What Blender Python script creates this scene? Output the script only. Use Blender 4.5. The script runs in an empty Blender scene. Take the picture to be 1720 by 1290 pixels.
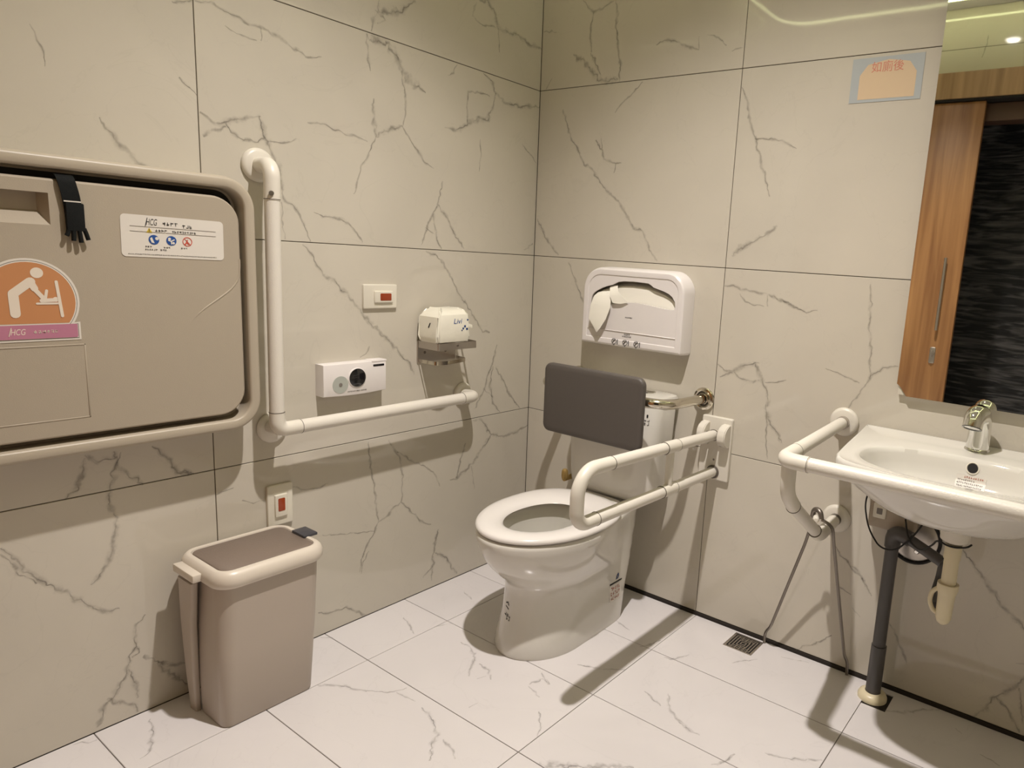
import bpy, bmesh, math, random
from mathutils import Vector, Matrix
from mathutils.bvhtree import BVHTree

# ------------------------------------------------------------------ camera, world, lights
S = bpy.context.scene
COL = S.collection
YAW, PITCH, ROLL = -0.6056967, -0.1814385, 0.0622086
F_PX, CX, CY = 1171.846, 1044.954, 650.0
fwd = Vector((math.cos(PITCH)*math.sin(YAW), math.cos(PITCH)*math.cos(YAW), math.sin(PITCH)))
rgt0 = Vector((math.cos(YAW), -math.sin(YAW), 0)); up0 = rgt0.cross(fwd)
rgt = rgt0*math.cos(ROLL) + up0*math.sin(ROLL); up = -rgt0*math.sin(ROLL) + up0*math.cos(ROLL)
cd = bpy.data.cameras.new('camera'); cam = bpy.data.objects.new('camera', cd); COL.objects.link(cam)
cam.matrix_world = Matrix(((rgt.x, up.x, -fwd.x, 1.86238), (rgt.y, up.y, -fwd.y, -2.03842), (rgt.z, up.z, -fwd.z, 1.20886), (0, 0, 0, 1)))
cd.sensor_width = 36; cd.lens = F_PX/1720*36
cd.shift_x = -(CX-860)/1720; cd.shift_y = (CY-645)/1720
cd.clip_start = 0.01
S.camera = cam
S.view_settings.view_transform = 'Standard'; S.view_settings.look = 'None'
S.view_settings.gamma = 1; S.view_settings.use_curve_mapping = False
S.view_settings.exposure = 0.0
w = bpy.data.worlds.new('world'); S.world = w; w.use_nodes = True
w.node_tree.nodes['Background'].inputs[0].default_value = (0.8, 0.85, 0.9, 1)
w.node_tree.nodes['Background'].inputs[1].default_value = 0.10
LAMP = Vector((1.05, -1.03, 2.735))
ld = bpy.data.lights.new('ceiling_spot', 'SPOT'); ld.energy = 250; ld.color = (1.0, 0.925, 0.875)
ld.shadow_soft_size = 0.026; ld.spot_size = math.radians(117); ld.spot_blend = 1.0
lo = bpy.data.objects.new('ceiling_spot', ld); COL.objects.link(lo); lo.location = LAMP
STRIP_E = 13.0
ROOM_X, ROOM_Y, CEIL, SOFF = 2.6, -2.2, 2.76, 2.60

# ------------------------------------------------------------------ materials
MATS = {}
def mat(name, col, rough=0.4, metal=0.0, spec=0.5, coat=0.0, bump=0.0, bscale=60, vary=0.04, vscale=6, emit=None, estr=0, trans=0, sss=0):
    if name in MATS: return MATS[name]
    m = bpy.data.materials.new(name); m.use_nodes = True; MATS[name] = m
    nt = m.node_tree; b = nt.nodes['Principled BSDF']; N = nt.nodes.new; Lk = nt.links.new
    b.inputs['Roughness'].default_value = rough; b.inputs['Metallic'].default_value = metal
    b.inputs['Specular IOR Level'].default_value = spec; b.inputs['Coat Weight'].default_value = coat
    if trans: b.inputs['Transmission Weight'].default_value = trans
    if sss:
        b.inputs['Subsurface Weight'].default_value = sss; b.inputs['Subsurface Radius'].default_value = (.01, .008, .006)
    geo = N('ShaderNodeNewGeometry'); ns = N('ShaderNodeTexNoise'); ns.inputs['Scale'].default_value = vscale; ns.inputs['Detail'].default_value = 4
    Lk(geo.outputs['Position'], ns.inputs['Vector'])
    mr = N('ShaderNodeMapRange'); mr.inputs['To Min'].default_value = 1-vary; mr.inputs['To Max'].default_value = 1+vary
    Lk(ns.outputs['Fac'], mr.inputs['Value'])
    mx = N('ShaderNodeVectorMath'); mx.operation = 'SCALE'; mx.inputs[0].default_value = col
    Lk(mr.outputs[0], mx.inputs['Scale']); Lk(mx.outputs[0], b.inputs['Base Color'])
    if bump:
        n2 = N('ShaderNodeTexNoise'); n2.inputs['Scale'].default_value = bscale; n2.inputs['Detail'].default_value = 3
        Lk(geo.outputs['Position'], n2.inputs['Vector'])
        bp = N('ShaderNodeBump'); bp.inputs['Strength'].default_value = bump; bp.inputs['Distance'].default_value = 0.002
        Lk(n2.outputs['Fac'], bp.inputs['Height']); Lk(bp.outputs[0], b.inputs['Normal'])
    if emit:
        b.inputs['Emission Color'].default_value = (*emit, 1); b.inputs['Emission Strength'].default_value = estr
    return m

def marble(name, col, rough):
    m = mat(name, col, rough)
    nt = m.node_tree; b = nt.nodes['Principled BSDF']; N = nt.nodes.new; Lk = nt.links.new
    geo = N('ShaderNodeNewGeometry'); oi = N('ShaderNodeObjectInfo')
    off = N('ShaderNodeVectorMath'); off.operation = 'SCALE'; off.inputs[0].default_value = (9, 7, 5); Lk(oi.outputs['Random'], off.inputs['Scale'])
    ad = N('ShaderNodeVectorMath'); ad.operation = 'ADD'; Lk(geo.outputs['Position'], ad.inputs[0]); Lk(off.outputs[0], ad.inputs[1])
    n1 = N('ShaderNodeTexNoise'); n1.inputs['Scale'].default_value = 2.2; n1.inputs['Detail'].default_value = 5; n1.inputs['Distortion'].default_value = .6
    Lk(ad.outputs[0], n1.inputs['Vector'])
    r1 = N('ShaderNodeMapRange'); r1.inputs['From Min'].default_value = .3; r1.inputs['From Max'].default_value = .7
    r1.inputs['To Min'].default_value = .94; r1.inputs['To Max'].default_value = 1.03; Lk(n1.outputs['Fac'], r1.inputs['Value'])
    # very faint hairlines
    n2 = N('ShaderNodeTexNoise'); n2.inputs['Scale'].default_value = 3.2; n2.inputs['Detail'].default_value = 6; n2.inputs['Distortion'].default_value = 1.2
    Lk(ad.outputs[0], n2.inputs['Vector'])
    sb = N('ShaderNodeMath'); sb.operation = 'SUBTRACT'; sb.inputs[1].default_value = .5; Lk(n2.outputs['Fac'], sb.inputs[0])
    ab = N('ShaderNodeMath'); ab.operation = 'ABSOLUTE'; Lk(sb.outputs[0], ab.inputs[0])
    r2 = N('ShaderNodeMapRange'); r2.inputs['From Min'].default_value = 0; r2.inputs['From Max'].default_value = .006
    r2.inputs['To Min'].default_value = .965; r2.inputs['To Max'].default_value = 1.0; Lk(ab.outputs[0], r2.inputs['Value'])
    mu = N('ShaderNodeMath'); mu.operation = 'MULTIPLY'; Lk(r1.outputs[0], mu.inputs[0]); Lk(r2.outputs[0], mu.inputs[1])
    sc = N('ShaderNodeVectorMath'); sc.operation = 'SCALE'; sc.inputs[0].default_value = col
    Lk(mu.outputs[0], sc.inputs['Scale']); Lk(sc.outputs[0], b.inputs['Base Color'])
    n3 = N('ShaderNodeTexNoise'); n3.inputs['Scale'].default_value = 5; n3.inputs['Detail'].default_value = 1; Lk(ad.outputs[0], n3.inputs['Vector'])
    bp = N('ShaderNodeBump'); bp.inputs['Strength'].default_value = .05; bp.inputs['Distance'].default_value = .004
    Lk(n3.outputs['Fac'], bp.inputs['Height']); Lk(bp.outputs[0], b.inputs['Normal'])
    return m

def vein_mat(name, col, dens=1.0):
    m = bpy.data.materials.new(name); m.use_nodes = True; m.surface_render_method = 'BLENDED'
    nt = m.node_tree; b = nt.nodes['Principled BSDF']; out = nt.nodes['Material Output']; N = nt.nodes.new; Lk = nt.links.new
    b.inputs['Base Color'].default_value = (*col, 1); b.inputs['Roughness'].default_value = .25
    tr = N('ShaderNodeBsdfTransparent'); mix = N('ShaderNodeMixShader')
    uv = N('ShaderNodeUVMap'); sp = N('ShaderNodeSeparateXYZ'); Lk(uv.outputs[0], sp.inputs[0])
    geo = N('ShaderNodeNewGeometry')
    n1 = N('ShaderNodeTexNoise'); n1.inputs['Scale'].default_value = 38; n1.inputs['Detail'].default_value = 6; Lk(geo.outputs['Position'], n1.inputs['Vector'])
    # centre line wobble
    w1 = N('ShaderNodeMath'); w1.operation = 'MULTIPLY_ADD'; w1.inputs[1].default_value = 1.1; Lk(n1.outputs['Fac'], w1.inputs[0]); Lk(sp.outputs['Y'], w1.inputs[2])
    w2 = N('ShaderNodeMath'); w2.operation = 'SUBTRACT'; w2.inputs[1].default_value = 1.05; Lk(w1.outputs[0], w2.inputs[0])
    w3 = N('ShaderNodeMath'); w3.operation = 'ABSOLUTE'; Lk(w2.outputs[0], w3.inputs[0])
    def prof(lim, noise_scale, lo, hi, a, b_):
        r = N('ShaderNodeMapRange'); r.interpolation_type = 'SMOOTHSTEP'
        r.inputs['From Min'].default_value = 0; r.inputs['From Max'].default_value = lim; r.inputs['To Min'].default_value = 1; r.inputs['To Max'].default_value = 0
        Lk(w3.outputs[0], r.inputs['Value'])
        n2 = N('ShaderNodeTexNoise'); n2.inputs['Scale'].default_value = noise_scale; n2.inputs['Detail'].default_value = 5; Lk(geo.outputs['Position'], n2.inputs['Vector'])
        r2 = N('ShaderNodeMapRange'); r2.inputs['From Min'].default_value = lo; r2.inputs['From Max'].default_value = hi
        r2.inputs['To Min'].default_value = a*dens; r2.inputs['To Max'].default_value = b_*dens; Lk(n2.outputs['Fac'], r2.inputs['Value'])
        mu = N('ShaderNodeMath'); mu.operation = 'MULTIPLY'; Lk(r.outputs[0], mu.inputs[0]); Lk(r2.outputs[0], mu.inputs[1]); return mu
    pc = prof(.16, 16, .34, .64, .08, .72); ph = prof(.42, 42, .36, .66, .0, .48)
    mu = N('ShaderNodeMath'); mu.operation = 'MAXIMUM'; Lk(pc.outputs[0], mu.inputs[0]); Lk(ph.outputs[0], mu.inputs[1])
    # clear the ribbon borders
    e1 = N('ShaderNodeMath'); e1.operation = 'SUBTRACT'; e1.inputs[1].default_value = .5; Lk(sp.outputs['Y'], e1.inputs[0])
    e2 = N('ShaderNodeMath'); e2.operation = 'ABSOLUTE'; Lk(e1.outputs[0], e2.inputs[0])
    e3 = N('ShaderNodeMapRange'); e3.inputs['From Min'].default_value = .34; e3.inputs['From Max'].default_value = .5; e3.inputs['To Min'].default_value = 1; e3.inputs['To Max'].default_value = 0
    Lk(e2.outputs[0], e3.inputs['Value'])
    m2 = N('ShaderNodeMath'); m2.operation = 'MULTIPLY'; Lk(mu.outputs[0], m2.inputs[0]); Lk(e3.outputs[0], m2.inputs[1])
    Lk(m2.outputs[0], mix.inputs[0]); Lk(tr.outputs[0], mix.inputs[1]); Lk(b.outputs[0], mix.inputs[2]); Lk(mix.outputs[0], out.inputs['Surface'])
    MATS[name] = m
    return m

def wood(name, c1, c2, rough=.4, axis=2):
    m = mat(name, c1, rough); nt = m.node_tree; b = nt.nodes['Principled BSDF']; N = nt.nodes.new; Lk = nt.links.new
    geo = N('ShaderNodeNewGeometry'); mp = N('ShaderNodeMapping'); sc = [22, 22, 22]; sc[axis] = 1.3; mp.inputs['Scale'].default_value = sc
    Lk(geo.outputs['Position'], mp.inputs['Vector'])
    n = N('ShaderNodeTexNoise'); n.inputs['Scale'].default_value = 1; n.inputs['Detail'].default_value = 6; n.inputs['Distortion'].default_value = .5
    Lk(mp.outputs[0], n.inputs['Vector'])
    cr = N('ShaderNodeValToRGB'); cr.color_ramp.elements[0].position = .33; cr.color_ramp.elements[1].position = .68
    cr.color_ramp.elements[0].color = (*c2, 1); cr.color_ramp.elements[1].color = (*c1, 1)
    Lk(n.outputs['Fac'], cr.inputs[0]); Lk(cr.outputs[0], b.inputs['Base Color'])
    return m

M_wall = marble('marble_wall_tile', (.60, .557, .475), .045)
M_floor = marble('marble_floor_tile', (.70, .668, .665), .18)
M_vein = vein_mat('grey_marble_vein', (.27, .245, .21), .85)
M_veinf = vein_mat('grey_floor_vein', (.36, .34, .33), .8)
M_grout = mat('dark_grout', (.085, .07, .05), .9)
M_groutf = mat('floor_grout', (.30, .26, .22), .9)
M_gap = mat('dark_sealant', (.022, .016, .012), .8)
M_ceil = mat('ceiling_paint', (.72, .71, .68), .8)
M_strip = mat('led_strip', (.9, 1, .8), .5, emit=(.98, 1.0, .52), estr=STRIP_E)
M_lampglow = mat('lamp_lens', (1, .95, .9), .5, emit=(1.0, .93, .86), estr=60)
M_ceramic = mat('white_ceramic', (.68, .655, .60), .08, coat=.3, vary=.01)
M_seat = mat('white_seat_plastic', (.74, .705, .67), .2, vary=.01)
M_nylon = mat('white_nylon_tube', (.72, .68, .61), .38, bump=.25, bscale=260, vary=.02)
M_nylon2 = mat('white_nylon_cover', (.71, .67, .59), .35, vary=.01)
M_seam = mat('dark_seam', (.12, .10, .08), .6)
M_steel = mat('polished_steel', (.62, .58, .50), .13, metal=1, vary=.02)
M_chrome = mat('chrome', (.80, .80, .78), .05, metal=1, vary=.01)
M_brushed = mat('brushed_steel', (.52, .48, .44), .35, metal=1, vary=.08, vscale=20)
M_darkst = mat('dull_steel', (.22, .195, .17), .38, metal=.9, vary=.15, vscale=30)
M_padgrey = mat('grey_pad_vinyl', (.088, .076, .068), .5, bump=.15, bscale=400)
M_station = mat('taupe_plastic', (.40, .345, .27), .42, bump=.12, bscale=500, vary=.02)
M_station2 = mat('taupe_plastic_rim', (.43, .375, .295), .4, bump=.1, bscale=500, vary=.02)
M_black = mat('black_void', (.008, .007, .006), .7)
M_strap = mat('black_webbing', (.008, .009, .009), .75, spec=.15, bump=.4, bscale=500)
M_white = mat('white_plastic', (.80, .76, .745), .25, vary=.01)
M_cream = mat('cream_plastic', (.74, .70, .60), .3, vary=.01)
M_paper = mat('white_paper', (.86, .83, .74), .8, vary=.02)
M_sticker = mat('white_sticker', (.70, .66, .60), .35, vary=.01)
M_orange = mat('orange_print', (.52, .235, .10), .4, vary=.02)
M_pink = mat('pink_print', (.47, .19, .28), .4, vary=.02)
M_ink = mat('black_ink', (.03, .028, .028), .5)
M_greyink = mat('grey_ink', (.20, .18, .16), .5)
M_blue = mat('blue_print', (.02, .075, .28), .4)
M_red = mat('red_print', (.55, .08, .05), .4)
M_redsoft = mat('soft_red_print', (.62, .22, .16), .4)
M_yellow = mat('yellow_print', (.62, .45, .05), .4)
M_figure = mat('pale_print', (.74, .66, .56), .4)
M_lens = mat('amber_switch_lens', (.22, .035, .008), .15, emit=(.6, .07, .01), estr=.12)
M_binbody = mat('bin_taupe', (.46, .395, .335), .38, vary=.02)
M_binlid = mat('bin_cream', (.66, .595, .51), .35, vary=.02)
M_binpanel = mat('bin_brown_grey', (.20, .155, .125), .5, bump=.3, bscale=300)
M_latch = mat('slate_latch', (.055, .055, .065), .4)
M_pvc = mat('dark_grey_pvc', (.075, .070, .068), .4, vary=.05)
M_creampvc = mat('cream_pvc', (.70, .62, .43), .35, vary=.03)
M_brass = mat('brass', (.55, .38, .14), .4, metal=.6)
M_mirror = mat('mirror_glass', (.88, .90, .86), .015, metal=1, vary=0)
M_wood = wood('oak_veneer', (.47, .24, .095), (.25, .11, .042), .35, 2)
M_woodh = wood('walnut_veneer', (.52, .33, .175), (.31, .185, .09), .35, 2)
M_brown = mat('brown_panel', (.10, .05, .03), .4)
M_pack = mat('tissue_pack_film', (.80, .77, .66), .25, bump=.5, bscale=25, vary=.05, vscale=30)
M_greendisc = mat('grey_green_disc', (.42, .44, .40), .4)
M_blkgloss = mat('glossy_black', (.006, .006, .008), .08, coat=.5)
def stone():
    m = mat('black_stone', (.02, .02, .022), .45); nt = m.node_tree; b = nt.nodes['Principled BSDF']; N = nt.nodes.new; Lk = nt.links.new
    geo = N('ShaderNodeNewGeometry'); mp = N('ShaderNodeMapping'); mp.inputs['Scale'].default_value = (3, 3, 26); Lk(geo.outputs['Position'], mp.inputs['Vector'])
    n = N('ShaderNodeTexNoise'); n.inputs['Scale'].default_value = 1.5; n.inputs['Detail'].default_value = 8; n.inputs['Distortion'].default_value = 1.0; Lk(mp.outputs[0], n.inputs['Vector'])
    cr = N('ShaderNodeValToRGB'); cr.color_ramp.elements[0].position = .45; cr.color_ramp.elements[1].position = .8
    cr.color_ramp.elements[0].color = (.012, .012, .014, 1); cr.color_ramp.elements[1].color = (.26, .24, .24, 1)
    Lk(n.outputs['Fac'], cr.inputs[0]); Lk(cr.outputs[0], b.inputs['Base Color'])
    bp = N('ShaderNodeBump'); bp.inputs['Strength'].default_value = .8; bp.inputs['Distance'].default_value = .01; Lk(n.outputs['Fac'], bp.inputs['Height']); Lk(bp.outputs[0], b.inputs['Normal'])
    return m
M_stone = stone()

# ------------------------------------------------------------------ object helpers
WLOC = {}
def finish(name, bm, m, parent=None, smooth=40, loc=None, recalc=True):
    """link bm (in world coordinates) as one mesh object; origin = parent's base or loc"""
    base = WLOC.get(parent.name, Vector((0, 0, 0))) if parent else Vector((0, 0, 0))
    org = Vector(loc) if loc is not None else (base if parent else centre_base(bm))
    if recalc: bmesh.ops.recalc_face_normals(bm, faces=bm.faces[:])
    bmesh.ops.translate(bm, verts=bm.verts[:], vec=-org)
    me = bpy.data.meshes.new(name); bm.to_mesh(me); bm.free()
    if smooth:
        me.shade_smooth(); me.set_sharp_from_angle(angle=math.radians(smooth))
    me.materials.append(m)
    o = bpy.data.objects.new(name, me); COL.objects.link(o)
    if parent: o.parent = parent
    o.location = org - base
    WLOC[o.name] = org
    return o
def centre_base(bm):
    xs = [v.co.x for v in bm.verts]; ys = [v.co.y for v in bm.verts]; zs = [v.co.z for v in bm.verts]
    return Vector(((min(xs)+max(xs))/2, (min(ys)+max(ys))/2, min(zs)))
def tag(o, label=None, cat=None, group=None, kind=None):
    if label: o['label'] = label
    if cat: o['category'] = cat
    if group: o['group'] = group
    if kind: o['kind'] = kind
    return o
def thing(name, label, cat, loc, group=None):
    o = bpy.data.objects.new(name, None); COL.objects.link(o); o.location = loc; o.empty_display_size = .05
    WLOC[o.name] = Vector(loc)
    return tag(o, label, cat, group)
def box(bm, a, b, bev=0, seg=2):
    a = Vector(a); b = Vector(b); c = (a+b)/2; s = b-a
    r = bmesh.ops.create_cube(bm, size=1, matrix=Matrix.Translation(c) @ Matrix.Diagonal((abs(s.x), abs(s.y), abs(s.z), 1)))
    if bev:
        es = {e for v in r['verts'] for e in v.link_edges}
        bmesh.ops.bevel(bm, geom=list(es), offset=bev, segments=seg, affect='EDGES', profile=.5)
    return bm
def B(): return bmesh.new()
def frame_at(t):
    t = t.normalized(); a = Vector((0, 0, 1)) if abs(t.z) < .9 else Vector((1, 0, 0))
    u = t.cross(a).normalized(); return u, t.cross(u).normalized()
def fillet(pts, r, n=8):
    pts = [Vector(p) for p in pts]; out = [pts[0]]
    for i in range(1, len(pts)-1):
        p0, p, p1 = pts[i-1], pts[i], pts[i+1]; d0 = (p0-p); d1 = (p1-p)
        rr = min(r[i-1] if isinstance(r, (list, tuple)) else r, d0.length*.49, d1.length*.49)
        d0.normalize(); d1.normalize(); ang = d0.angle(d1)
        if ang > 3.1 or rr < 1e-5: out.append(p); continue
        L = rr; rad = L*math.tan(ang/2); c = p + (d0+d1).normalized()*(L/math.cos(ang/2))
        a = p+d0*L; b = p+d1*L; va = a-c; vb = b-c; tot = va.angle(vb)
        for k in range(n+1):
            t = k/n; out.append(c + (va*math.sin((1-t)*tot)+vb*math.sin(t*tot))/math.sin(tot))
    out.append(pts[-1]); return out
def tube(bm, pts, r, n=20, cap=True):
    pts = [Vector(p) for p in pts]; rs = r if isinstance(r, (list, tuple)) else [r]*len(pts)
    T = []
    for i in range(len(pts)):
        a = pts[max(i-1, 0)]; b = pts[min(i+1, len(pts)-1)]; T.append((b-a).normalized())
    u, v = frame_at(T[0]); rings = []
    for i, p in enumerate(pts):
        if i:
            q = T[i-1].rotation_difference(T[i]); u = q @ u; v = q @ v
        rings.append([bm.verts.new(p + (u*math.cos(2*math.pi*k/n)+v*math.sin(2*math.pi*k/n))*rs[i]) for k in range(n)])
    for a, b in zip(rings, rings[1:]):
        for k in range(n): bm.faces.new((a[k], a[(k+1) % n], b[(k+1) % n], b[k]))
    if cap: bm.faces.new(rings[0]); bm.faces.new(rings[-1])
    return bm
def lathe(bm, o, axis, prof, n=32, squash=None):
    """prof: list of (distance along axis, radius)"""
    o = Vector(o); ax = Vector(axis).normalized(); u, v = frame_at(ax); rings = []
    for d, r in prof:
        if r < 1e-6: rings.append([bm.verts.new(o+ax*d)])
        else: rings.append([bm.verts.new(o+ax*d+(u*math.cos(2*math.pi*k/n)+v*math.sin(2*math.pi*k/n))*r) for k in range(n)])
    for a, b in zip(rings, rings[1:]):
        for k in range(n):
            if len(a) == 1 and len(b) == 1: break
            if len(a) == 1: bm.faces.new((a[0], b[(k+1) % n], b[k]))
            elif len(b) == 1: bm.faces.new((a[k], a[(k+1) % n], b[0]))
            else: bm.faces.new((a[k], a[(k+1) % n], b[(k+1) % n], b[k]))
    return bm
def loft(bm, rings, cap0=True, cap1=True):
    R = [[bm.verts.new(p) for p in r] for r in rings]; n = len(R[0])
    for a, b in zip(R, R[1:]):
        for k in range(n): bm.faces.new((a[k], a[(k+1) % n], b[(k+1) % n], b[k]))
    if cap0: bm.faces.new(R[0])
    if cap1: bm.faces.new(R[-1])
    return bm
def rrect(u0, v0, u1, v1, r, n=8):
    """rounded rectangle outline; r = radius or 4 radii (br, tr, tl, bl) with u right, v up"""
    rr = r if isinstance(r, (list, tuple)) else [r]*4
    P = []
    for (cx, cy, a0, q) in ((u1-rr[0], v0+rr[0], -90, rr[0]), (u1-rr[1], v1-rr[1], 0, rr[1]), (u0+rr[2], v1-rr[2], 90, rr[2]), (u0+rr[3], v0+rr[3], 180, rr[3])):
        for k in range(n+1):
            a = math.radians(a0+90*k/n); P.append((cx+q*math.cos(a), cy+q*math.sin(a)))
    return P
# planes: how (u, v, depth) maps into the room
def onL(u, v, d): return Vector((d, u, v))          # left wall, depth out of the wall = +x, u = y
def onB(u, v, d): return Vector((u, -d, v))         # back wall, u = x
def rings_plate(P, outline_fn, prof):
    """outline_fn(inset) -> list of (u,v); prof: list of (inset, depth)"""
    return [[P(u, v, d) for (u, v) in outline_fn(i)] for i, d in prof]
def plate(bm, P, u0, v0, u1, v1, r, d0, d1, bev=.003, n=8, seg=3):
    def f(i):
        rr = r if isinstance(r, (list, tuple)) else [r]*4
        return rrect(u0+i, v0+i, u1-i, v1-i, [max(q-i, .0005) for q in rr], n)
    prof = [(0, d0)] + [(bev*(1-math.cos(math.pi/2*k/seg)), d1-bev+bev*math.sin(math.pi/2*k/seg)) for k in range(seg+1)]
    return loft(bm, rings_plate(P, f, prof))
def flatpoly(bm, P, uv, d, thick=.0006):
    a = [bm.verts.new(P(u, v, d)) for u, v in uv]; b = [bm.verts.new(P(u, v, d+thick)) for u, v in uv]
    n = len(uv); bm.faces.new(a); bm.faces.new(b)
    for k in range(n): bm.faces.new((a[k], a[(k+1) % n], b[(k+1) % n], b[k]))
    return bm
def bar(bm, P, u0, v0, u1, v1, d, t=.0006): return flatpoly(bm, P, [(u0, v0), (u1, v0), (u1, v1), (u0, v1)], d, t)
def disc(bm, P, u, v, r, d, t=.0006, n=36, ry=None):
    return flatpoly(bm, P, [(u+r*math.cos(2*math.pi*k/n), v+(ry or r)*math.sin(2*math.pi*k/n)) for k in range(n)], d, t)
def ringp(bm, P, u, v, r0, r1, d, t=.0006, n=36):
    a = [[bm.verts.new(P(u+r*math.cos(2*math.pi*k/n), v+r*math.sin(2*math.pi*k/n), dd)) for k in range(n)] for r, dd in ((r0, d), (r1, d), (r1, d+t), (r0, d+t))]
    for A, C in zip(a, a[1:]+a[:1]):
        for k in range(n): bm.faces.new((A[k], A[(k+1) % n], C[(k+1) % n], C[k]))
    return bm
SEQ = [0]
def stroke(bm, P, pts, wd, d, t0=.0006):
    """polyline of constant width with round ends, flat"""
    for (a, b) in zip(pts, pts[1:]):
        SEQ[0] = (SEQ[0]+1) % 24; t = t0+.00003*SEQ[0]
        a = Vector(a); b = Vector(b); dv = (b-a)
        if dv.length < 1e-6: continue
        dv.normalize(); nn = Vector((-dv.y, dv.x))*wd/2; out = []
        a0 = math.atan2(nn.y, nn.x)
        for k in range(7): an = a0+math.pi*k/6; out.append((a.x+math.cos(an)*wd/2, a.y+math.sin(an)*wd/2))
        for k in range(7): an = a0+math.pi+math.pi*k/6; out.append((b.x+math.cos(an)*wd/2, b.y+math.sin(an)*wd/2))
        flatpoly(bm, P, out, d, t)
    return bm
def text_bm(s, size, P, u, v, d, italic=0, width=None, mirror=False, t=.0004, flat=None):
    cu = bpy.data.curves.new('t', 'FONT'); cu.body = s; cu.size = size; cu.align_x = 'CENTER'; cu.align_y = 'CENTER'; cu.shear = italic
    o = bpy.data.objects.new('t', cu); COL.objects.link(o); bpy.context.view_layer.update()
    me = o.evaluated_get(bpy.context.evaluated_depsgraph_get()).to_mesh()
    bm = bmesh.new(); bm.from_mesh(me); o.to_mesh_clear(); bpy.data.objects.remove(o); bpy.data.curves.remove(cu)
    if len(bm.verts) == 0: return bm
    xs = [q.co.x for q in bm.verts]; k = 1 if not width else width/(max(xs)-min(xs)); cx = (max(xs)+min(xs))/2
    for q in bm.verts: q.co = P(u+(q.co.x-cx)*k, v+q.co.y, d)
    return bm
def scribble(bm, P, u0, v0, wd, h, d, seed, n=None, skew=0.0):
    """a line of print too small to read: little uneven strokes"""
    rnd = random.Random(seed); n = n or max(3, int(wd/h/1.15)); cw = wd/n
    for i in range(n):
        a = u0+i*cw+cw*.08; b = a+cw*.80; z = v0+skew*i*cw
        for k in range(2+rnd.randint(0, 1)):
            y = z+h*rnd.uniform(0, .85); bar(bm, P, a+rnd.uniform(0, cw*.2), y, b-rnd.uniform(0, cw*.2), y+h*.14, d)
        x = rnd.uniform(a, b-cw*.15); bar(bm, P, x, z, x+cw*.14, z+h, d)
    return bm
def project(bm, bvh, direction, off=.0008, back=.0):
    """lay a flat print onto a curved surface"""
    dv = Vector(direction).normalized()
    for q in bm.verts:
        h = bvh.ray_cast(q.co - dv*back, dv)
        if h[0] is not None: q.co = h[0] - dv*off
    return bm

# ------------------------------------------------------------------ room shell
def struct(name, bm, m, parent=None, smooth=0, loc=None):
    o = finish(name, bm, m, parent, smooth, loc)
    if not parent: o['kind'] = 'structure'
    return o
TILE = {}
def tile(parent, m, a, b):
    """one bevelled tile between corners a and b; alike tiles share a mesh"""
    a = Vector(a); b = Vector(b); s = b-a; key = (round(s.x, 4), round(s.y, 4), round(s.z, 4), m.name); org = (a+b)/2
    if key not in TILE:
        bm = B(); box(bm, -s/2, s/2); bmesh.ops.bevel(bm, geom=bm.edges[:], offset=.0008, segments=1, affect='EDGES')
        me = bpy.data.meshes.new('tile'); bm.to_mesh(me); bm.free(); me.materials.append(m); TILE[key] = me
    o = bpy.data.objects.new('tile', TILE[key]); COL.objects.link(o); o.parent = parent; o.location = org - WLOC[parent.name]
    return o
G = .0011
def grid_tiles(parent, m, us, vs, fn, skip=None, only=None):
    for u0, u1 in zip(us, us[1:]):
        for v0, v1 in zip(vs, vs[1:]):
            if skip and skip((u0+u1)/2, (v0+v1)/2): continue
            a, b = fn(u0+G, v0+G, u1-G, v1-G); tile(parent, m, a, b)
T = .006
bm = B(); box(bm, (-.12, ROOM_Y-.12, -.1), (-.0025, .12, SOFF+.2)); wall_left = struct('wall_left', bm, M_grout)
VZ = [0.0, .6, 1.2, 1.8, 2.4, SOFF]
grid_tiles(wall_left, M_wall, [ROOM_Y, -1.2, 0], VZ, lambda u0, v0, u1, v1: ((-T, u0, v0), (0, u1, v1)))
bm = B(); box(bm, (-.12, .0025, -.1), (ROOM_X+.12, .12, SOFF+.2)); wall_back = struct('wall_back', bm, M_grout)
grid_tiles(wall_back, M_wall, [0, .8226, 2.0226, ROOM_X], [.012]+VZ[1:], lambda u0, v0, u1, v1: ((u0, 0, v0), (u1, T, v1)))
bm = B(); box(bm, (ROOM_X+.0025, ROOM_Y-.12, -.1), (ROOM_X+.12, .12, SOFF+.2)); wall_right = struct('wall_right', bm, M_grout)
grid_tiles(wall_right, M_wall, [ROOM_Y, -1.2, 0], VZ, lambda u0, v0, u1, v1: ((ROOM_X, u0, v0), (ROOM_X+T, u1, v1)))
# front wall (seen in the mirror) with a doorway
DX0, DX1, DZ = .95, 2.05, 2.13
bm = B(); yf = ROOM_Y-.0025; yb = ROOM_Y-.12
for a, b in (((-.12, -.1), (DX0, SOFF+.2)), ((DX1, -.1), (ROOM_X+.12, SOFF+.2)), ((DX0, DZ), (DX1, SOFF+.2)), ((DX0, -.1), (DX1, -.02))):
    box(bm, (a[0], yb, a[1]), (b[0], yf, b[1]))
wall_front = struct('wall_front', bm, M_grout)
fn = lambda u0, v0, u1, v1: ((u0, ROOM_Y-T, v0), (u1, ROOM_Y, v1))
grid_tiles(wall_front, M_wall, [0, DX0], [0, .6, 1.2, 1.8, DZ], fn)
grid_tiles(wall_front, M_wall, [DX1, ROOM_X], [0, .6, 1.2, 1.8, DZ], fn)
grid_tiles(wall_front, M_wall, [0, .85, 1.9, ROOM_X], [DZ, 2.4, SOFF], fn)
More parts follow.
